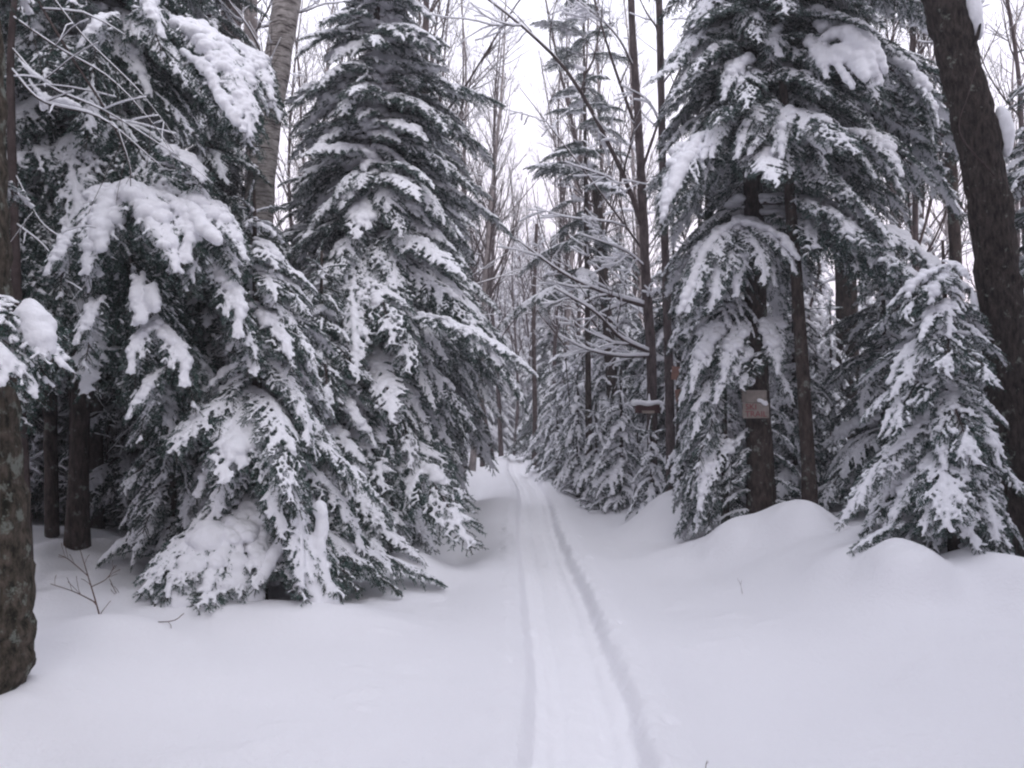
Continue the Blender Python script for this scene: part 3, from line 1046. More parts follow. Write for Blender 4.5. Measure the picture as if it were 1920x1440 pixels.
side_snow(t, C0, [W(1812, -25, 8.2), W(1838, 70, 8.15)], 0.10)
side_snow(t, C0, [W(1872, 205, 8.15), W(1884, 245, 8.15), W(1888, 290, 8.15)], 0.10)
side_snow(t, C0, [W(1822, 540, 8.15), W(1835, 620, 8.15)], 0.045)
stub = spline([W(1820, 90, 8.15), W(1832, 70, 8.1), W(1838, 45, 8.1)], 8)
tm = TM()
tm.add(*tube(stub - C0, np.linspace(.03, .012, 8), 7, 0.2))
link("branch_stub", tm.mesh("stub_mesh", [M_MAPLE]), t)
fine = spline([W(1865, 330, 8.0), W(1800, 250, 7.95), W(1815, 180, 7.95), W(1830, 130, 8.0)], 16)
tm = TM()
tm.add(*tube(fine - C0, np.linspace(.008, .004, 16), 5))
link("branch", tm.mesh("branch_mesh", [M_TWIG]), t)

# ================================================================== BARE TREES
def bare_limb(tm, sm, p0, d0, length, r, depth, up=0.12, snow=1.0, wig=0.09, kids=6, path=None):
    n = 12 if depth > 1 else (7 if depth == 1 else 4)
    P = grow(p0, d0, length, n, -up / max(length, .3), wig) if path is None else path
    n = len(P) - 1
    rad = np.linspace(r, max(r * 0.25, 0.0025), n + 1)
    tm.add(*tube(P, rad, 6 if r > 0.03 else (4 if depth > 0 else 3), cap=False), 0)
    T = np.gradient(P, axis=0)
    T /= np.linalg.norm(T, axis=1, keepdims=True) + 1e-9
    if snow > 0:
        flat = 1 - np.abs(T[:, 2])
        if flat.mean() > 0.18:
            rs = (rad * 0.75 + 0.006 * snow) * np.clip(flat * 1.5, 0.05, 1) * (0.75 + 0.5 * (vnoise(P[:, 0] * 3 + p0[2], P[:, 2] * 3, 2.0) + .5))
            Q = P + np.array((0, 0, 1)) * (rad * 0.55 + rs * 0.55)[:, None]
            sm.add(*tube(Q, rs, 5 if depth > 0 else 4, cap=True), 0)
    if depth > 0:
        for i in range(kids):
            u = random.uniform(0.15, 0.97)
            j = min(int(u * n), n - 1)
            a = random.uniform(0, 2 * PI)
            perp = np.cross(T[j], (math.cos(a), math.sin(a), 0.3))
            perp /= np.linalg.norm(perp) + 1e-9
            d = T[j] * 0.72 + perp * random.uniform(0.45, 0.85) + np.array((0, 0, 0.1))
            bare_limb(tm, sm, P[j], d, length * random.uniform(0.28, 0.55) * (1.1 - 0.5 * u), rad[j] * 0.55, depth - 1, up, snow, wig * 1.2, max(3, kids - 1))
    return P


def bare_tree_parts(H, r0, nlimb, lo, spread, depth, mat, snow, bend=0.3, seed=0, up=0.2, steep=0.9, hang=None):
    """returns list of (part name, mesh, sub mesh or None)"""
    random.seed(seed)
    pts = [(0, 0, 0)]
    x = y = 0
    for k in range(1, 6):
        x += random.uniform(-bend, bend) * 0.4
        y += random.uniform(-bend, bend) * 0.4
        pts.append((x, y, H * k / 5))
    me, P, rad = trunk_mesh(pts, r0, 0.012, 36, 9, mat, 0.2, 0.08, seed)
    out = [("trunk", me, None)]
    n = nlimb
    for i in range(n):
        u = lo + (0.97 - lo) * (i + random.random()) / n
        j = int(u * 35)
        a = i * 2.4 + random.uniform(-.4, .4)
        L = H * spread * (1.15 - u) * random.uniform(0.6, 1.25)
        st = steep * random.uniform(0.5, 1.3)
        tm, sm = TM(), TM()
        bare_limb(tm, sm, P[j], np.array((math.cos(a), math.sin(a), st)), L, max(rad[j] * 0.5, 0.006), depth, up, snow, 0.07, 6)
        out.append(("limb", tm.mesh("limb_mesh", [M_TWIG]), sm.mesh("limb_snow_mesh", [M_FARSNOW]) if sm.n else None))
    return out


def build_parts(t, parts):
    for nm, me, sub in parts:
        o = link(nm, me, t)
        if sub is not None:
            link("snow_strip", sub, o)


# merged light version for copies: one crown
def merge_limbs(parts):
    trunk = parts[0]
    def cat(ms, mat, name):
        vs, fs, n = [], [], 0
        for m in ms:
            v = np.empty(len(m.vertices) * 3, np.float32)
            m.vertices.foreach_get("co", v)
            f = np.empty(len(m.polygons) * 3, np.int32)
            m.polygons.foreach_get("vertices", f)
            vs.append(v.reshape(-1, 3))
            fs.append(f.reshape(-1, 3) + n)
            n += len(m.vertices)
        return mesh_from(name, np.concatenate(vs), np.concatenate(fs), [mat], None, True)
    tw = cat([p[1] for p in parts[1:]], M_TWIG, "twig_crown_mesh")
    sn = [p[2] for p in parts[1:] if p[2] is not None]
    return [trunk, ("crown", tw, cat(sn, M_FARSNOW, "twig_snow_mesh") if sn else None)]


# K: hardwood with long snowy limbs
K0 = W(1222, 800, 14.0)
K0[2] = gz(K0[0], K0[1]) - 0.1
K = thing("maple_tree", "bare hardwood with long snow-lined limbs, carrying the dark red sign", "tree", K0)
pk = [K0, W(1222, 700, 14), W(1212, 540, 14), W(1205, 380, 14), W(1196, 220, 14), W(1186, 60, 14), W(1180, -100, 14.1), W(1172, -400, 14.3)]
me, P, rad = trunk_mesh([p - K0 for p in pk], 0.092, 0.045, 70, 18, M_GREYBARK, 0.2, 0.1, 12)
link("trunk", me, K)
random.seed(77)
for (pp, r) in (([(1206, 430, 14), (1165, 320, 13.8), (1075, 150, 13.5), (985, 55, 13.2), (890, -20, 13)], 0.045),
                ([(1214, 480, 14), (1155, 400, 14.2), (1080, 300, 14.5), (975, 165, 15)], 0.028),
                ([(1214, 575, 14), (1140, 552, 13.8), (1060, 515, 13.6), (970, 450, 13.3)], 0.040),
                ([(1220, 662, 14), (1165, 635, 13.6), (1115, 585, 13.2), (1040, 540, 12.8)], 0.036),
                ([(1220, 668, 14), (1160, 668, 13.5), (1100, 655, 13.2), (1050, 630, 13)], 0.026),
                ([(1196, 250, 14), (1150, 120, 14), (1120, 20, 14), (1090, -90, 14)], 0.03),
                ([(1200, 330, 14), (1245, 200, 14.3), (1290, 90, 14.6), (1310, -20, 15)], 0.026),
                ([(1190, 130, 14), (1150, 60, 13.6), (1060, -20, 13.2)], 0.022),
                ([(1212, 560, 14), (1235, 545, 13.6), (1270, 520, 13.4)], 0.02),
                ([(1208, 500, 14), (1170, 470, 13.4), (1090, 440, 12.8)], 0.02),
                ([(1218, 610, 14), (1190, 560, 14.6), (1150, 470, 15.2)], 0.02)):
    path = spline([W(*q) for q in pp], 14) - K0
    tm, sm = TM(), TM()
    L = np.linalg.norm(path[-1] - path[0])
    bare_limb(tm, sm, path[0], (0, 0, 1), L, r, 2, 0.1, 2.6, 0.1, 7, path)
    o = link("limb", tm.mesh("limb_mesh", [M_TWIG]), K)
    link("snow_strip", sm.mesh("limb_snow_mesh", [M_SNOW]), o)

# L: second slim hardwood
L0 = W(1258, 895, 13.2)
L0[2] = gz(L0[0], L0[1]) - 0.1
t = thing("hardwood_tree", "straight slim hardwood just right of the limbed one, rising from the snow mound", "tree", L0)
pl = [L0, W(1256, 760, 13.2), W(1250, 560, 13.2), W(1243, 330, 13.2), W(1238, 100, 13.2), W(1232, -150, 13.2), W(1225, -400, 13.2)]
me, P, rad = trunk_mesh([p - L0 for p in pl], 0.072, 0.045, 60, 14, M_GREYBARK, 0.25, 0.12, 14)
link("trunk", me, t)
random.seed(78)
for (pp, r) in (([(1241, 240, 13.2), (1215, 190, 13), (1165, 160, 12.8)], 0.018), ([(1240, 160, 13.2), (1275, 110, 13), (1300, 40, 12.8)], 0.016),
                ([(1250, 560, 13.2), (1275, 540, 13), (1310, 560, 12.8)], 0.016), ([(1254, 700, 13.2), (1275, 690, 13), (1300, 660, 12.8)], 0.014),
                ([(1237, 60, 13.2), (1205, 10, 13.1), (1180, -60, 13)], 0.016)):
    path = spline([W(*q) for q in pp], 10) - L0
    tm, sm = TM(), TM()
    bare_limb(tm, sm, path[0], (0, 0, 1), np.linalg.norm(path[-1] - path[0]), r, 1, 0.1, 2.4, 0.1, 7, path)
    o = link("limb", tm.mesh("limb_mesh", [M_TWIG]), t)
    if sm.n:
        link("snow_strip", sm.mesh("limb_snow_mesh", [M_SNOW]), o)

# arching bent sapling heavy with snow
for (pp, lab, r) in (([(1040, 345, 19), (1085, 290, 18.8), (1150, 265, 18.6), (1192, 280, 18.6), (1196, 312, 18.6)],
                      "thin sapling bent into an arch by snow in front of the open fir", 0.012),
                     ([(1075, 450, 20), (1110, 418, 19.8), (1160, 395, 19.6), (1230, 400, 19.6)], "snow-lined thin sapling bowed below the arched one", 0.010)):
    path = spline([W(*q) for q in pp], 22)
    foot = W(pp[0][0] + 45, 900, 19.6)
    foot[2] = gz(foot[0], foot[1]) - .05
    stem = spline([foot, foot * .6 + path[0] * .4 + np.array((-.06, 0, 0)), path[0], path[3]], 16)[:-1]
    full = np.concatenate([stem, path[3:]])
    t = thing("bent_sapling", lab, "sapling", foot)
    tm, sm = TM(), TM()
    tm.add(*tube(full - foot, np.linspace(r, 0.005, len(full)), 6))
    link("stem", tm.mesh("stem_mesh", [M_TWIG]), t)
    rs = 0.036 * (0.7 + 0.6 * (vnoise(np.arange(len(path)), 0, 0.6) + .5))
    rs[0] = rs[-1] = 0.008
    sm.add(*tube(path - foot + np.array((0, 0, 0.018)), rs, 7), 0)
    link("snow_strip", sm.mesh("stem_snow_mesh", [M_SNOW]), t)

# I: slim black trunk right of the sign
def plain_trunk(name, label, pts, r0, r1, mat, flare=0.25, k=14, seg=50, limbs=0, seed=0, group=None, lsnow=2.0):
    p0 = W(*pts[0])
    p0[2] = min(p0[2], gz(p0[0], p0[1])) - 0.08
    t = thing(name, label, "tree", p0, group)
    P = [p0] + [W(*q) for q in pts[1:]]
    me, PP, rad = trunk_mesh([p - p0 for p in P], r0, r1, seg, k, mat, flare, 0.10, seed)
    link("trunk", me, t)
    random.seed(seed + 300)
    for i in range(limbs):
        j = int(seg * random.uniform(0.45, 0.98)) - 1
        a = random.uniform(0, 2 * PI)
        tm, sm = TM(), TM()
        bare_limb(tm, sm, PP[j], np.array((math.cos(a), math.sin(a), random.uniform(.2, 1))), random.uniform(.8, 2.2), min(.02, rad[j] * .3), 2, 0.2, lsnow, 0.09, 5)
        o = link("limb", tm.mesh("limb_mesh", [M_TWIG]), t)
        if sm.n:
            link("snow_strip", sm.mesh("limb_snow_mesh", [M_SNOW]), o)
    return t, p0


plain_trunk("spruce_pole", "slim almost black trunk standing right of the board tree", [(1520, 928, 10.3), (1508, 740, 10.3), (1494, 540, 10.3), (1482, 380, 10.3), (1474, 260, 10.3), (1468, 150, 10.2)], 0.085, 0.05, M_BARK, seed=21)
plain_trunk("birch_tree", "birch with banded grey-brown bark leaning right at upper left", [(462, 1000, 11.5), (478, 560, 11.5), (486, 400, 11.5), (498, 240, 11.5), (524, 90, 11.5), (545, -60, 11.5), (560, -300, 11.5)], 0.21, 0.17, M_BIRCH, k=24, limbs=5, seed=22)
plain_trunk("birch_tree", "pale slender birch stem left of the banded birch", [(455, 980, 13), (468, 500, 13), (476, 200, 13), (470, 60, 13), (468, -200, 13)], 0.12, 0.095, M_PALEBARK, limbs=4, seed=23)
plain_trunk("hardwood_tree", "grey trunk left of the two birches at the edge of the dark spruce", [(420, 980, 14.5), (424, 500, 14.5), (430, 200, 14.5), (436, -100, 14.5)], 0.20, 0.16, M_GREYBARK, limbs=4, seed=24)
plain_trunk("hardwood_tree", "dark straight trunk between the board tree and the massive right trunk", [(1592, 900, 15), (1588, 600, 15), (1584, 400, 15), (1578, 100, 15), (1574, -200, 15)], 0.20, 0.15, M_MAPLE, limbs=4, seed=25)
plain_trunk("hardwood_tree", "slim trunk just left of the massive leaning trunk", [(1800, 900, 12), (1792, 500, 12), (1780, 250, 12), (1772, 60, 12), (1765, -200, 12)], 0.09, 0.06, M_BARK, limbs=5, seed=26)
plain_trunk("hardwood_tree", "short dark trunk foot showing left of the board tree", [(1338, 915, 12.6), (1334, 700, 12.6), (1330, 400, 12.6), (1326, 0, 12.6)], 0.10, 0.05, M_BARK, limbs=3, seed=27)
plain_trunk("hardwood_tree", "thin dark trunk beside the dark spruce trunks at far left", [(98, 1105, 9.0), (96, 900, 9.0), (92, 600, 9), (86, 300, 9), (80, 0, 9)], 0.075, 0.05, M_BARK, limbs=3, seed=28)
plain_trunk("hardwood_tree", "thin dark trunk in the shade right of the left-edge trunk", [(182, 1060, 10.5), (180, 800, 10.5), (176, 500, 10.5), (176, 0, 10.5)], 0.09, 0.06, M_BARK, limbs=3, seed=29)
plain_trunk("hardwood_tree", "thin crooked stem in the deep shade behind the young spruce", [(132, 1080, 10), (136, 800, 10), (126, 500, 10)], 0.05, 0.03, M_BARK, limbs=3, seed=30)
plain_trunk("hardwood_tree", "reddish slim stem beside the trail's far right edge", [(1002, 868, 27), (1003, 780, 27), (1001, 600, 27), (1006, 420, 27)], 0.09, 0.05, M_TWIG, limbs=5, seed=31)
plain_trunk("hardwood_tree", "dark stem behind the snowy limbs left of the dark red sign", [(1150, 860, 18), (1146, 700, 18), (1130, 500, 18), (1118, 350, 18)], 0.14, 0.09, M_BARK, limbs=4, seed=32)

# long snowy bare branches in the upper left hang from the dark spruce
D0 = W(60, 900, 7.2)
D0[2] = gz(D0[0], D0[1]) - .1
t = thing("leaning_sapling", "bare snow-lined stems slanting down across the upper left spruce", "sapling", D0)
tm = TM()
tm.add(*tube(spline([D0 - D0, W(30, 500, 7.2) - D0, W(20, 100, 7.2) - D0, W(40, -80, 7.2) - D0], 20), np.linspace(.05, .02, 20), 8, .1))
link("trunk", tm.mesh("trunk_mesh", [M_TWIG]), t)
random.seed(5)
for (pp, r) in (([(35, -60, 7.2), (130, 100, 7.0), (200, 210, 6.9), (240, 300, 6.9), (245, 350, 6.9)], 0.013),
                ([(22, 90, 7.2), (90, 160, 6.9), (200, 210, 6.7), (330, 290, 6.6)], 0.010),
                ([(22, 30, 7.2), (110, 90, 6.95), (210, 150, 6.8), (300, 250, 6.7), (335, 330, 6.6)], 0.009),
                ([(60, -60, 7.2), (150, 60, 6.9), (260, 170, 6.7), (330, 260, 6.6)], 0.008),
                ([(22, 130, 7.2), (80, 190, 6.8), (190, 222, 6.6), (300, 310, 6.5)], 0.012),
                ([(30, 420, 7.2), (90, 470, 6.9), (140, 560, 6.8)], 0.009),
                ([(30, 330, 7.2), (80, 420, 6.9), (150, 470, 6.8), (170, 540, 6.8)], 0.008)):
    path = spline([W(*q) for q in pp], 18) - D0
    tm, sm = TM(), TM()
    bare_limb(tm, sm, path[0], (0, 0, 1), np.linalg.norm(path[-1] - path[0]) * .75, r, 1, -.3, 1.0, 0.05, 5, path)
    o = link("limb", tm.mesh("limb_mesh", [M_TWIG]), t)
    link("snow_strip", sm.mesh("limb_snow_mesh", [M_SNOW]), o)
# a spread of snow caught in the fork of the stems
pads(t, D0, [([(55, 150, 7.0), (85, 185, 6.9), (125, 190, 6.8), (150, 200, 6.75)], .028), ([(85, 175, 6.9), (80, 205, 6.85)], .03), ([(35, 110, 7.0), (60, 135, 6.95), (100, 160, 6.9)], .018)], .009, .008, .006, 12)

# ================================================================== FAR CONIFERS (a few built, the rest copied)
FARB = []
for i in range(6):
    L_ = (0.8, 1.3, 1.9)[i % 3]
    FARB.append(make_bough(i, L_, R((8, -8)[i // 3]), (0.8, 1.15)[i // 3] / L_, 0.42, 1, 1.75, i, True))
for b in FARB:
    C, S = b["C"], b["S"]
    k = np.arange(0, len(C), 4 if b["L"] < 1 else 6)
    iv = np.array([(1, 0, 0), (-1, 0, 0), (0, 1, 0), (0, -1, 0), (0, 0, 1), (0, 0, -1)], float)
    jf = np.array([(0, 2, 4), (2, 1, 4), (1, 3, 4), (3, 0, 4), (2, 0, 5), (1, 2, 5), (3, 1, 5), (0, 3, 5)])
    Vv = (iv[None] * (S[k] * 2.6)[:, None] + C[k][:, None]).reshape(-1, 3)
    b["sv"], b["sf"] = Vv, (jf[None] + (np.arange(len(k)) * 6)[:, None, None]).reshape(-1, 3)
    b["fv"], b["ff"], b["fm"] = b["tm"].arrays()


def far_conifer_meshes(H, rmax, zlow, seed, shape=0.7, dens=1.0):
    random.seed(seed)
    crown, snow = TM(), TM()
    me, P, rad = trunk_mesh([(0, 0, 0), (random.uniform(-.1, .1), 0, H * .5), (0, 0, H)], 0.018 * H + .02, .01, 14, 7, M_BARK, .2, .05, seed)
    z, az = zlow, 0
    while z < H:
        u = (z - zlow) / (H - zlow)
        rr = rmax * (1 - u) ** shape + 0.08
        for k in range(max(3, int((4 + rr * 1.6) * dens))):
            az += 2.4 + random.uniform(-.3, .3)
            L = rr * random.uniform(.65, 1.15)
            b = min(FARB, key=lambda q: abs(math.log(L / q["chord"])) + random.uniform(0, .5))
            s = L / b["chord"]
            dp = random.uniform(-.25, .15) - 0.25 * (1 - u)
            M = np.array((Matrix.Rotation(az, 3, 'Z') @ Matrix.Rotation(-dp, 3, 'Y')) @ Matrix.Diagonal((s, s, max(s, .6))))
            o = np.array((0, 0, z + random.uniform(-.12, .12)))
            crown.add(b["fv"] @ M.T + o, b["ff"], b["fm"])
            snow.add(b["sv"] @ M.T + o, b["sf"])
        z += (0.20 + 0.07 * rr) * random.uniform(.8, 1.25)
    return me, crown.mesh("far_crown_mesh", [M_TWIG, M_NEEDLE_FAR], False), snow.mesh("far_snow_mesh", [M_FARSNOW], True)


FAR = []
for (H, r, zl, sd_, sh, de) in ((5.0, 1.15, 0.15, 41, .75, 1.1), (3.0, 0.8, 0.1, 42, .7, 1.1), (9.0, 1.7, 1.0, 43, .7, 0.9), (12.0, 2.0, 1.5, 44, .65, 0.8), (7.0, 1.4, 0.5, 45, .8, 1.0)):
    ms = far_conifer_meshes(H, r, zl, sd_, sh, de)
    FAR.append((H, r, ms))
    print("far", H, len(ms[1].polygons), len(ms[2].polygons))

BARE = []
for (H, r0, nl, lo, sp, dep, mat, sn, bd, sd_, up, stp) in ((13, 0.085, 17, .28, .36, 2, M_GREYBARK, 1.0, .8, 51, .5, 2.2), (11, 0.06, 16, .25, .36, 2, M_GREYBARK, 1.2, .9, 52, .5, 2.6),
                                                            (15, 0.10, 18, .35, .30, 2, M_PALEBARK, 0.8, .6, 53, .5, 2.2), (5, 0.03, 12, .12, .32, 2, M_TWIG, 2.2, .6, 54, .0, .7),
                                                            (3.2, 0.018, 11, .1, .40, 2, M_TWIG, 2.4, .5, 55, -.2, .6)):
    pr = merge_limbs(bare_tree_parts(H, r0, nl, lo, sp, dep, mat, sn, bd, sd_, up, stp))
    BARE.append((H, pr))
    print("bare", H, len(pr[1][1].polygons), len(pr[1][2].polygons) if pr[1][2] else 0)

PROTO = {}


def far_tree(kind, x, y, H, rz, name, label, cat, group, lean=0.0):
    base = gz(x, y) - 0.08
    if kind[0] == 'c':
        Hp, r, ms = FAR[kind[1]]
        parts = [("trunk", ms[0], None), ("crown", ms[1], ms[2])]
    else:
        Hp, parts = BARE[kind[1]]
    key = kind
    if key not in PROTO:
        t = thing(name, label, cat, (x, y, base), group, rz)
        for nm, me, sub in parts:
            o = link(nm, me, t)
            if sub is not None:
                link("snow_load", sub, o)
        note_kids(t)
        PROTO[key] = t
    else:
        t = copy_tree(PROTO[key])
        t.name = name
        t.location = (x, y, base)
        tag(t, label, cat, group)
    if group != "firs beside and behind the viewpoint":
        t["group"] = ("bare trees, " if kind[0] == 'b' else "conifers, ") + label.split(", ", 1)[1]
    s = H / Hp
    t.rotation_euler = (random.uniform(-lean, lean), random.uniform(-lean, lean), rz)
    t.scale = (s * random.uniform(.9, 1.15),) * 2 + (s,)
    return t


def y_limit(px):
    """highest picture row a far conifer may reach at this column (keeps the sky openings)"""
    xs = [-600, 330, 380, 640, 760, 860, 960, 1010, 1120, 1230, 1300, 1650, 1760, 2600]
    ys = [-900, -500, 330, 260, 300, 430, 470, 430, 400, 430, 200, 300, 360, 250]
    return float(np.interp(px, xs, ys))


random.seed(99)
placed = [(-2.2, 7.6, .8), (-1.7, 10.8, 1.0), (-4.3, 8.6, .8), (3.2, 11, .9), (2.5, 10.2, .6), (3.8, 7.5, .8), (-2.9, 4.6, 1.5)]
cnt = 0
cnt_b = 0
tries = 0
far_groups = {
    'L': ("fir_tree", "snow-dusted conifer in the dark woods left of the trail, behind the near spruces", "background conifers left of the trail"),
    'R': ("fir_tree", "snow-covered conifer in the woods right of the trail, behind the board tree", "background conifers right of the trail"),
    'C': ("fir_tree", "distant conifer closing off the far end of the trail", "conifers at the end of the trail"),
}


MARKS = ((-9999, "off past the left edge trunk"), (60, "behind the large dark spruce at upper left"), (300, "in the shade left of the banded birch"),
         (470, "behind the banded birch"), (560, "in the gap between the birches and the tall spruce"), (650, "behind the tall spruce"),
         (760, "behind the broad spruce that overhangs the trail"), (880, "left of the trail's vanishing point"), (960, "above the trail's vanishing point"),
         (1030, "right of the trail's vanishing point"), (1090, "behind the open fir and bent saplings"), (1180, "behind the bare limbed hardwood"),
         (1270, "between the slim hardwood and the young snow-capped fir"), (1340, "behind the tall fir with the square board"),
         (1460, "behind the slim black trunk"), (1540, "beside the dark straight trunk in the right woods"), (1640, "behind the small fir of the right bank"),
         (1760, "just left of the massive leaning trunk"), (1850, "behind the massive leaning trunk"), (1950, "off past the right edge"))


def far_label(X, y, H, side):
    m = [b for a, b in MARKS if X >= a][-1]
    size = "low bushy" if H < 3 else ("young" if H < 5.5 else ("mid-height" if H < 8.5 else "tall"))
    dist = "near" if y < 17 else ("middle-distance" if y < 27 else ("far" if y < 44 else "very distant"))
    return f"{size} snowy conifer, {dist}, {m}"


def try_place(dmin, dmax, side, kinds, hlo, hhi, gap, n):
    global cnt
    made = 0
    for _ in range(n * 60):
        if made >= n:
            return
        y = dmin + (dmax - dmin) * random.random() ** 0.8
        if side == 'C':
            x = random.uniform(-3.5, 5.0)
        else:
            edge = float(np.interp(y, (12, 16, 22, 36, 45), (3.0, 2.5, 2.0, 1.5, 0.9))) if side == 'R' else float(np.interp(y, (12, 22, 36, 45), (2.6, 2.2, 1.6, 1.2)))
            x = edge + random.random() ** 1.1 * (0.66 * y + 1.5 - edge)
            if side == 'L':
                x = -x
        if any((x - a) ** 2 + (y - b) ** 2 < (c * gap) ** 2 for a, b, c in placed):
            continue
        ki = random.choice(kinds)
        H = random.uniform(hlo, hhi)
        X, _y = px_of((x, y, 1.6))
        ztop = W(X, y_limit(X) + random.uniform(0, 180), y)[2]
        H = min(H, ztop - gz(x, y))
        if side != 'C':
            H = min(H, 1.9 + 1.25 * max(0, abs(x) - 1.8))
        if H < 1.2:
            continue
        if side == 'R' and y < 22 and H > 3.2 and x < 3.4:
            H = random.uniform(1.6, 3.0)
        # snug crown prototype
        ki = min(kinds, key=lambda q: abs(FAR[q][0] - H) + random.uniform(0, 1.2))
        nm, lb, gp = far_groups[side]
        lb = far_label(X, y, H, side)
        far_tree(('c', ki), x, y, H, random.uniform(0, 6.28), nm, lb, "tree", gp, 0.03)
        placed.append((x, y, 1.0 if H > 4 else .7))
        made += 1
        cnt += 1


try_place(10.5, 20, 'L', (0, 2, 4), 5, 12, 0.95, 26)
try_place(18, 42, 'L', (0, 2, 3, 4), 4, 11, 1.4, 30)
try_place(14, 24, 'R', (0, 1, 4), 2.2, 7, 0.85, 30)
try_place(22, 44, 'R', (0, 1, 2, 3, 4), 3, 9, 1.15, 38)
try_place(38, 60, 'C', (0, 2, 3, 4), 5, 10, 1.2, 18)
try_place(14, 24, 'R', (0, 1), 1.5, 3.2, 0.7, 14)
for (px_i, d_i, yt_i) in ((928, 40, 520), (948, 47, 470), (968, 52, 430), (985, 44, 500), (1003, 49, 440), (1018, 56, 400), (1030, 41, 480), (1046, 45, 430),
                          (958, 62, 420), (992, 66, 400), (908, 44, 450), (1064, 40, 450), (978, 39.5, 640), (1012, 39, 620), (940, 39, 650), (890, 38, 430)):
    x_i = (px_i - 960) / FPX * d_i
    H_i = W(px_i, yt_i, d_i)[2] - gz(x_i, d_i)
    far_tree(('c', min((0, 2, 3, 4), key=lambda q: abs(FAR[q][0] - H_i))), x_i, d_i, H_i, random.uniform(0, 6), "fir_tree", far_label(px_i, d_i, H_i, 'C'), "tree", "conifers at the end of the trail", .03)
    placed.append((x_i, d_i, .8))
# the same woods go on out of view, firs added here to shade the foreground
for i in range(400):
    if cnt_b >= 58:
        break
    y = random.uniform(-13, 5.5)
    x = random.uniform(2.3, 9.5) * (-1 if random.random() < .66 else 1)
    if any((x - a) ** 2 + (y - b) ** 2 < (2.2 if y < 1 else 3) for a, b, c in placed) or abs(x) < 0.64 * y + 3.3 or (y < 0 and abs(x) < 3.6):
        continue
    far_tree(('c', (2, 3)[i % 2]), x, y, random.uniform(10, 16), random.uniform(0, 6), "fir_tree", "tall unseen fir added to the same woods beside and behind the viewpoint to shade the foreground", "tree", "firs beside and behind the viewpoint", .02)
    placed.append((x, y, 1))
    cnt_b += 1
print("behind", cnt_b)
# deep woods wall on both sides
for side in 'LR':
    try_place(44, 75, side, (2, 3), 6, 12, 1.8, 22)
print("far conifers", cnt)


def bare_at(px, d, H, kind, label, group=None, name="hardwood_tree", cat="tree", lean=0.05):
    x = (px - 960) / FPX * d
    m = [b for a, b in MARKS if px >= a][-1]
    size = ("low", "small")[H > 3.5] if H < 6 else ("slender" if H < 13 else ("tall" if H < 15.5 else "very tall"))
    dist = "near" if d < 17 else ("middle-distance" if d < 27 else "far")
    label = f"{size} snowy bare {'sapling' if H < 6 else 'hardwood'}, {dist}, {m}"
    return far_tree(('b', kind), x, d, H, random.uniform(0, 6.28), name, label, cat, group, lean)


random.seed(123)
# forked cluster in the sky gap left of centre
for (px, d, H, k) in ((868, 24, 15, 0), (885, 25, 15.5, 2), (905, 27, 14, 1), (845, 22, 13.5, 1), (925, 30, 13, 1), (815, 20, 13, 0),
                      (940, 33, 15, 0), (860, 30, 17, 2), (795, 26, 16, 0), (965, 36, 13, 1), (985, 40, 13, 0), (1010, 42, 15, 1), (895, 34, 17, 0)):
    bare_at(px, d, H, k, "tall bare hardwood of the cluster against the open sky left of the trail's end", "bare trees in the sky gap left of centre")
for i in range(14):
    bare_at(random.uniform(560, 780), random.uniform(16, 34), random.uniform(11, 17), random.choice((0, 1, 2)),
            "bare hardwood behind the tall overhanging spruce", "bare trees behind the tall spruce")
for i in range(16):
    bare_at(random.uniform(1020, 1330), random.uniform(19, 44), random.uniform(11, 17), random.choice((0, 1, 2)),
            "bare hardwood in the woods right of the trail's end", "bare trees right of the trail's end")
for i in range(16):
    bare_at(random.uniform(1460, 2050), random.uniform(14, 36), random.uniform(11, 17), random.choice((0, 1, 2)),
            "bare hardwood behind the firs near the massive right trunk", "bare trees in the right woods")
for i in range(16):
    bare_at(random.uniform(-150, 460), random.uniform(11, 30), random.uniform(11, 17), random.choice((0, 1, 2)),
            "bare hardwood in the dark woods on the far left", "bare trees in the left woods")
for i in range(40):
    d = random.uniform(15, 34)
    bare_at(960 + FPX * random.uniform(2.7, 6.5) / d, d, random.uniform(2.4, 5.5), random.choice((3, 4)),
            "snow-loaded leafless sapling in the understorey right of the trail", "snowy saplings right of the trail", "bare_sapling", "sapling", .12)
for i in range(10):
    d = random.uniform(9, 16)
    bare_at(960 - FPX * random.uniform(3.2, 7.5) / d, d, random.uniform(1.6, 4.0), random.choice((3, 4)),
            "snow-loaded leafless sapling in the shade of the left woods", "snowy saplings in the left woods", "bare_sapling", "sapling", .12)

# ================================================================== SIGNS
def board(parent, w, h, th, mat, name, loc):
    import bmesh
    bm = bmesh.new()
    bmesh.ops.create_cube(bm, size=1)
    bmesh.ops.scale(bm, vec=(w, th, h), verts=bm.verts)
    bmesh.ops.bevel(bm, geom=list(bm.edges), offset=0.004, segments=1, affect='EDGES')
    me = bpy.data.meshes.new("board_mesh")
    bm.to_mesh(me)
    bm.free()
    me.materials.append(mat)
    o = link(name, me, parent)
    o.location = loc
    return o


def lettering(parent, text, size, mat, loc, sx=1.0):
    cu = bpy.data.curves.new("letters", 'FONT')
    cu.body = text
    cu.size = size
    cu.extrude = 0.001
    cu.align_x = 'CENTER'
    cu.align_y = 'CENTER'
    o = bpy.data.objects.new("tmp_text", cu)
    COL.objects.link(o)
    me = bpy.data.meshes.new_from_object(o.evaluated_get(bpy.context.evaluated_depsgraph_get()))
    bpy.data.objects.remove(o)
    me.materials.clear()
    me.materials.append(mat)
    q = link("lettering", me, parent)
    q.location = loc
    q.rotation_euler = (PI / 2, 0, 0)
    q.scale = (sx, 1, 1)
    return q


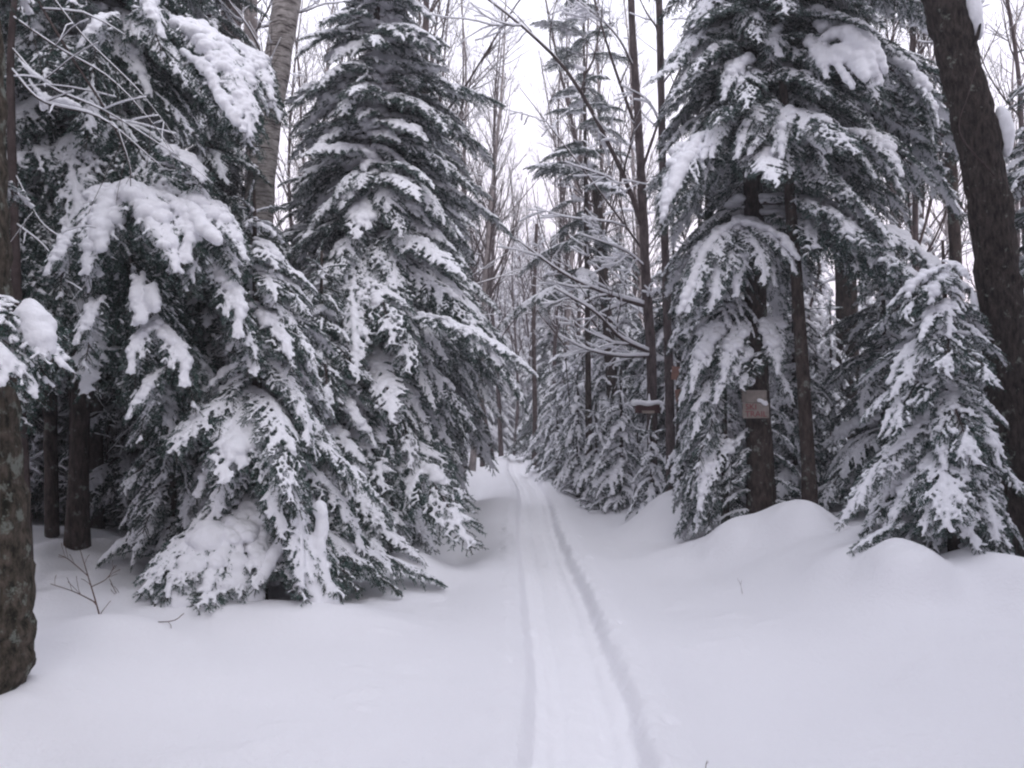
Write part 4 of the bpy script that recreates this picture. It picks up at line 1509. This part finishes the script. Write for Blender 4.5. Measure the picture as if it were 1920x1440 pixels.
s0 = W(1417, 785, 10.72)
t = thing("trail_sign", "weathered square board with faded red letters nailed to the tall fir's trunk", "sign", s0)
board(t, 0.335, 0.19, 0.022, M_BOARD, "board", (0, 0, 0.10))
board(t, 0.315, 0.16, 0.022, M_BOARD, "board", (-0.015, 0.006, 0.278))["label"] = "upper weathered board partly hidden by snow"
lettering(t, "TRAIL", 0.10, M_REDLETTER, (0.0, -0.013, 0.055), 1.05)
lettering(t, "SKI", 0.10, M_REDLETTER, (-0.06, -0.013, 0.145), 1.05)
snow_patch(t, s0, [s0 + np.array((.07 + random.uniform(-.05, .06), -.02, .22 + random.uniform(-.04, .04))) for _ in range(7)],
           [(random.uniform(.02, .035), .02, random.uniform(.02, .03)) for _ in range(7)], 0.009, "snow_patch", 0.004)
snow_patch(t, s0, [s0 + np.array((-.08 + random.uniform(-.05, .06), -.0, .46 + random.uniform(-.02, .04))) for _ in range(7)],
           [(random.uniform(.04, .06), .04, random.uniform(.03, .05)) for _ in range(7)], 0.012, "snow_patch", 0.004)

place_bough(G, GB, W(1440, 660, 10.9), W(1385, 735, 10.5), 1)
place_bough(G, GB, W(1400, 650, 10.9), W(1345, 760, 10.4), 2)
place_bough(G, GB, W(1440, 690, 10.95), W(1490, 760, 10.6), 1)
for k_ in range(5):
    place_bough(G, GB, W(1440, 760 + k_ * 45, 11.0), W(1500 + 6 * k_, 850 + k_ * 32, 11.1 - .1 * k_), 1)
    place_bough(G, GB, W(1410, 800 + k_ * 40, 11.0), W(1362 - 4 * k_, 880 + k_ * 25, 10.8), 1)
s0 = W(1214, 776, 13.72)
t = thing("trail_sign", "small dark red board with a snow cap on the bare limbed hardwood", "sign", s0)
board(t, 0.40, 0.14, 0.025, M_DARKRED, "board", (0, 0, 0.08))
board(t, 0.20, 0.045, 0.02, M_CREAM, "plate", (0.01, -0.015, 0.03))
c, s = [], []
for i in range(16):
    u = i / 15
    c.append(s0 + np.array((-.21 + .42 * u, 0.0, .175 + .012 * math.sin(u * 9))))
    r = 0.05 * (1.2 - .35 * u)
    s.append((r, .045, r * .85))
c += [s0 + np.array((.03, 0.02, .21 + .03 * k)) for k in range(4)]
s += [(.03 - .005 * k, .03, .035) for k in range(4)]
snow_patch(t, s0, c, s, 0.012, "snow_cap", 0.004)

s0 = W(1270, 700, 12.6)
t = thing("trail_marker", "salmon coloured marker board half hidden by boughs right of the slim hardwood", "sign", s0)
board(t, 0.17, 0.20, 0.02, M_SALMON, "board", (0, 0, 0))
t.rotation_euler = (0, 0.08, 0)
s0 = W(1276, 742, 12.6)
t = thing("trail_marker", "lower salmon coloured marker board below the other one", "sign", s0)
board(t, 0.15, 0.19, 0.02, M_SALMON, "board", (0, 0, 0))
t.rotation_euler = (0, -0.1, 0)
for (px, py, d, lab) in ((1270, 720, 12.65, "thin post behind the salmon marker boards"),):
    p = W(px, py, d)
    zb = gz(p[0], p[1]) - .1
    t = thing("marker_post", lab, "post", (p[0], p[1] + .03, zb))
    tm = TM()
    tm.add(*tube(np.linspace((0, 0, 0), (0.02, 0, W(1270, 680, d)[2] - zb), 12), .028, 8, .1))
    link("pole", tm.mesh("pole_mesh", [M_BARK]), t)

# ================================================================== SMALL THINGS IN THE SNOW
# snow-smothered bush left
b0 = W(392, 1150, 7.0)
b0[2] = gz(b0[0], b0[1]) - .1
t = thing("snowy_bush", "rounded snow-smothered bush at the foot of the nearest spruce", "bush", b0)
random.seed(8)
c, s = [], []
for i in range(110):
    u = random.random() ** 1.3
    a = random.uniform(0, 2 * PI)
    r = 0.36 * (1 - u) ** .8 * random.random() ** .5 + .02
    c.append(b0 + np.array((r * 1.1 * math.cos(a), r * .8 * math.sin(a), .10 + .62 * u)))
    q = random.uniform(.08, .13) * (1.15 - .55 * u)
    s.append((q * 1.05, q, q * .9))
snow_patch(t, b0, c, s, 0.022, "snow_load", 0.012)
for a, l, zz in ((3.4, .55, .22), (4.0, .5, .2), (5.6, .45, .25), (4.9, .5, .15), (2.9, .5, .3), (0.1, .45, .3)):
    place_bough(t, b0, b0 + np.array((0, 0, zz + .2)), b0 + np.array((l * math.cos(a), l * math.sin(a) * .8, zz - .1)), True)

# snow slid off the nearest spruce, draped from its low boughs to the ground
b0 = W(590, 1165, 6.95)
b0[2] = gz(b0[0], b0[1]) - .05
t = thing("snow_drape", "smooth snow slide draped from the nearest spruce's low boughs to the ground", "snow", b0)
c, s = [], []
for pp, r in (([(545, 905, 7.15), (560, 980, 7.05), (575, 1060, 6.95), (598, 1150, 6.85)], .075), ([(560, 960, 7.1), (520, 1030, 7.0), (490, 1085, 6.9)], .055),
              ([(600, 950, 7.1), (602, 1060, 7.0), (625, 1130, 6.9)], .06)):
    for q in spline([W(*v) for v in pp], 22):
        c.append(q + rng.normal(0, .008, 3))
        f = random.uniform(.8, 1.15) * r
        s.append((f, f, f * 1.1))
snow_patch(t, b0, c, s, 0.016, "snow_load", 0.012)

# bare reddish sapling
b0 = W(196, 1186, 6.3)
b0[2] = gz(b0[0], b0[1]) - .05
t = thing("bare_shrub", "thin reddish leafless shrub in the snow right of the left-edge trunk", "shrub", b0)
for pp, r in (([(196, 1190, 6.3), (180, 1130, 6.3), (165, 1080, 6.35), (150, 1030, 6.4)], .007),
              ([(180, 1130, 6.3), (140, 1110, 6.2), (95, 1095, 6.2)], .0045),
              ([(196, 1186, 6.3), (250, 1168, 6.2), (320, 1165, 6.1), (345, 1150, 6.1)], .005),
              ([(172, 1100, 6.33), (200, 1085, 6.3), (215, 1060, 6.3)], .0035),
              ([(165, 1080, 6.33), (130, 1050, 6.3), (110, 1040, 6.3)], .0035)):
    tm, sm = TM(), TM()
    path = spline([W(*q) for q in pp], 12) - b0
    if pp[0][1] > 1180:
        path[0][2] = 0.0
    bare_limb(tm, sm, path[0], (0, 0, 1), .3, r, 1, 0.1, 0, .12, 4, path)
    link("stem", tm.mesh("stem_mesh", [M_REDTWIG]), t)
b0 = W(228, 1150, 7.0)
b0[2] = gz(b0[0], b0[1]) - .05
t = thing("bare_shrub", "single short reddish twig behind the thin leafless shrub", "shrub", b0)
tm, sm = TM(), TM()
path = spline([b0 - b0, W(222, 1120, 7) - b0, W(205, 1085, 7) - b0], 10)
bare_limb(tm, sm, path[0], (0, 0, 1), .3, .005, 1, 0.1, 0, .12, 4, path)
link("stem", tm.mesh("stem_mesh", [M_REDTWIG]), t)

# fir tips poking out of the mounds
for (px, d, lab, dx) in ((1285, 12.4, "little fir tip poking out of the snow mound below the marker boards", .06), (1165, 15.2, "little fir tip poking out of the snow at the trail's right edge", -.05)):
    p = W(px, 900, d)
    z = gz(p[0], p[1])
    t = thing("fir_seedling", lab, "seedling", (p[0], p[1], z - .03))
    Bp = np.array((p[0], p[1], z - .03))
    for a in (0.3, 2.2, 3.6, 5.2):
        place_bough(t, Bp, Bp + np.array((0, 0, .16)), Bp + np.array((.22 * math.cos(a), .15 * math.sin(a), .05)), True, 0)
for (px, py, d, h, lab, lx) in ((1392, 1048, 8.0, .14, "thin dry stalk standing in the open snow right of the trail", -.05), (1322, 1430, 3.95, .05, "tiny dry stalk near the bottom right of the ski track", .01)):
    p = W(px, py, d)
    z = gz(p[0], p[1])
    tm = TM()
    tm.add(*tube(spline([(0, 0, -.03), (lx * .4, 0, h * .6), (lx, 0, h)], 6), np.linspace(.0022, .001, 6), 4))
    tm.add(*tube(spline([(lx * .4, 0, h * .6), (lx * .4 + .012, .0, h * .9)], 4), np.linspace(.0015, .001, 4), 3))
    o = link("dry_stalk", tm.mesh("stalk_mesh", [M_REDTWIG]))
    o.location = (p[0], p[1], z)
    tag(o, lab, "stalk")

# ================================================================== AIR
hz = bpy.data.materials.new("haze_air")
hz.use_nodes = True
hn, hl = hz.node_tree.nodes, hz.node_tree.links
hn.clear()
ho = hn.new("ShaderNodeOutputMaterial")
pv = hn.new("ShaderNodeVolumePrincipled")
pv.inputs["Color"].default_value = (0.93, 0.90, 0.95, 1)
pv.inputs["Density"].default_value = 0.004
hl.new(pv.outputs[0], ho.inputs["Volume"])
x0, x1, y0_, y1_, z0_, z1_ = -330, 330, -90, 430, -3.2, 19.5
Vh = [(x, y, z) for z in (z0_, z1_) for y in (y0_, y1_) for x in (x0, x1)]
Fh = [(0, 2, 3, 1), (4, 5, 7, 6), (0, 1, 5, 4), (2, 6, 7, 3), (0, 4, 6, 2), (1, 3, 7, 5)]
hzo = link("haze", mesh_from("haze_mesh", np.array(Vh, float), np.array(Fh), [hz]))
tag(hzo, kind='stuff')
zmax = 0.0
for o in bpy.data.objects:
    if o.parent is None and o.name != "haze":
        for c_ in [o] + list(o.children):
            if c_.type == 'MESH' and c_.name.startswith("trunk"):
                zmax = max(zmax, o.location.z + o.scale.z * max(v[2] for v in c_.bound_box))
print("highest trunk", zmax)

nt = sum(len(m.polygons) for m in bpy.data.meshes)
print("TOTAL polys", nt, "objects", len(bpy.data.objects))
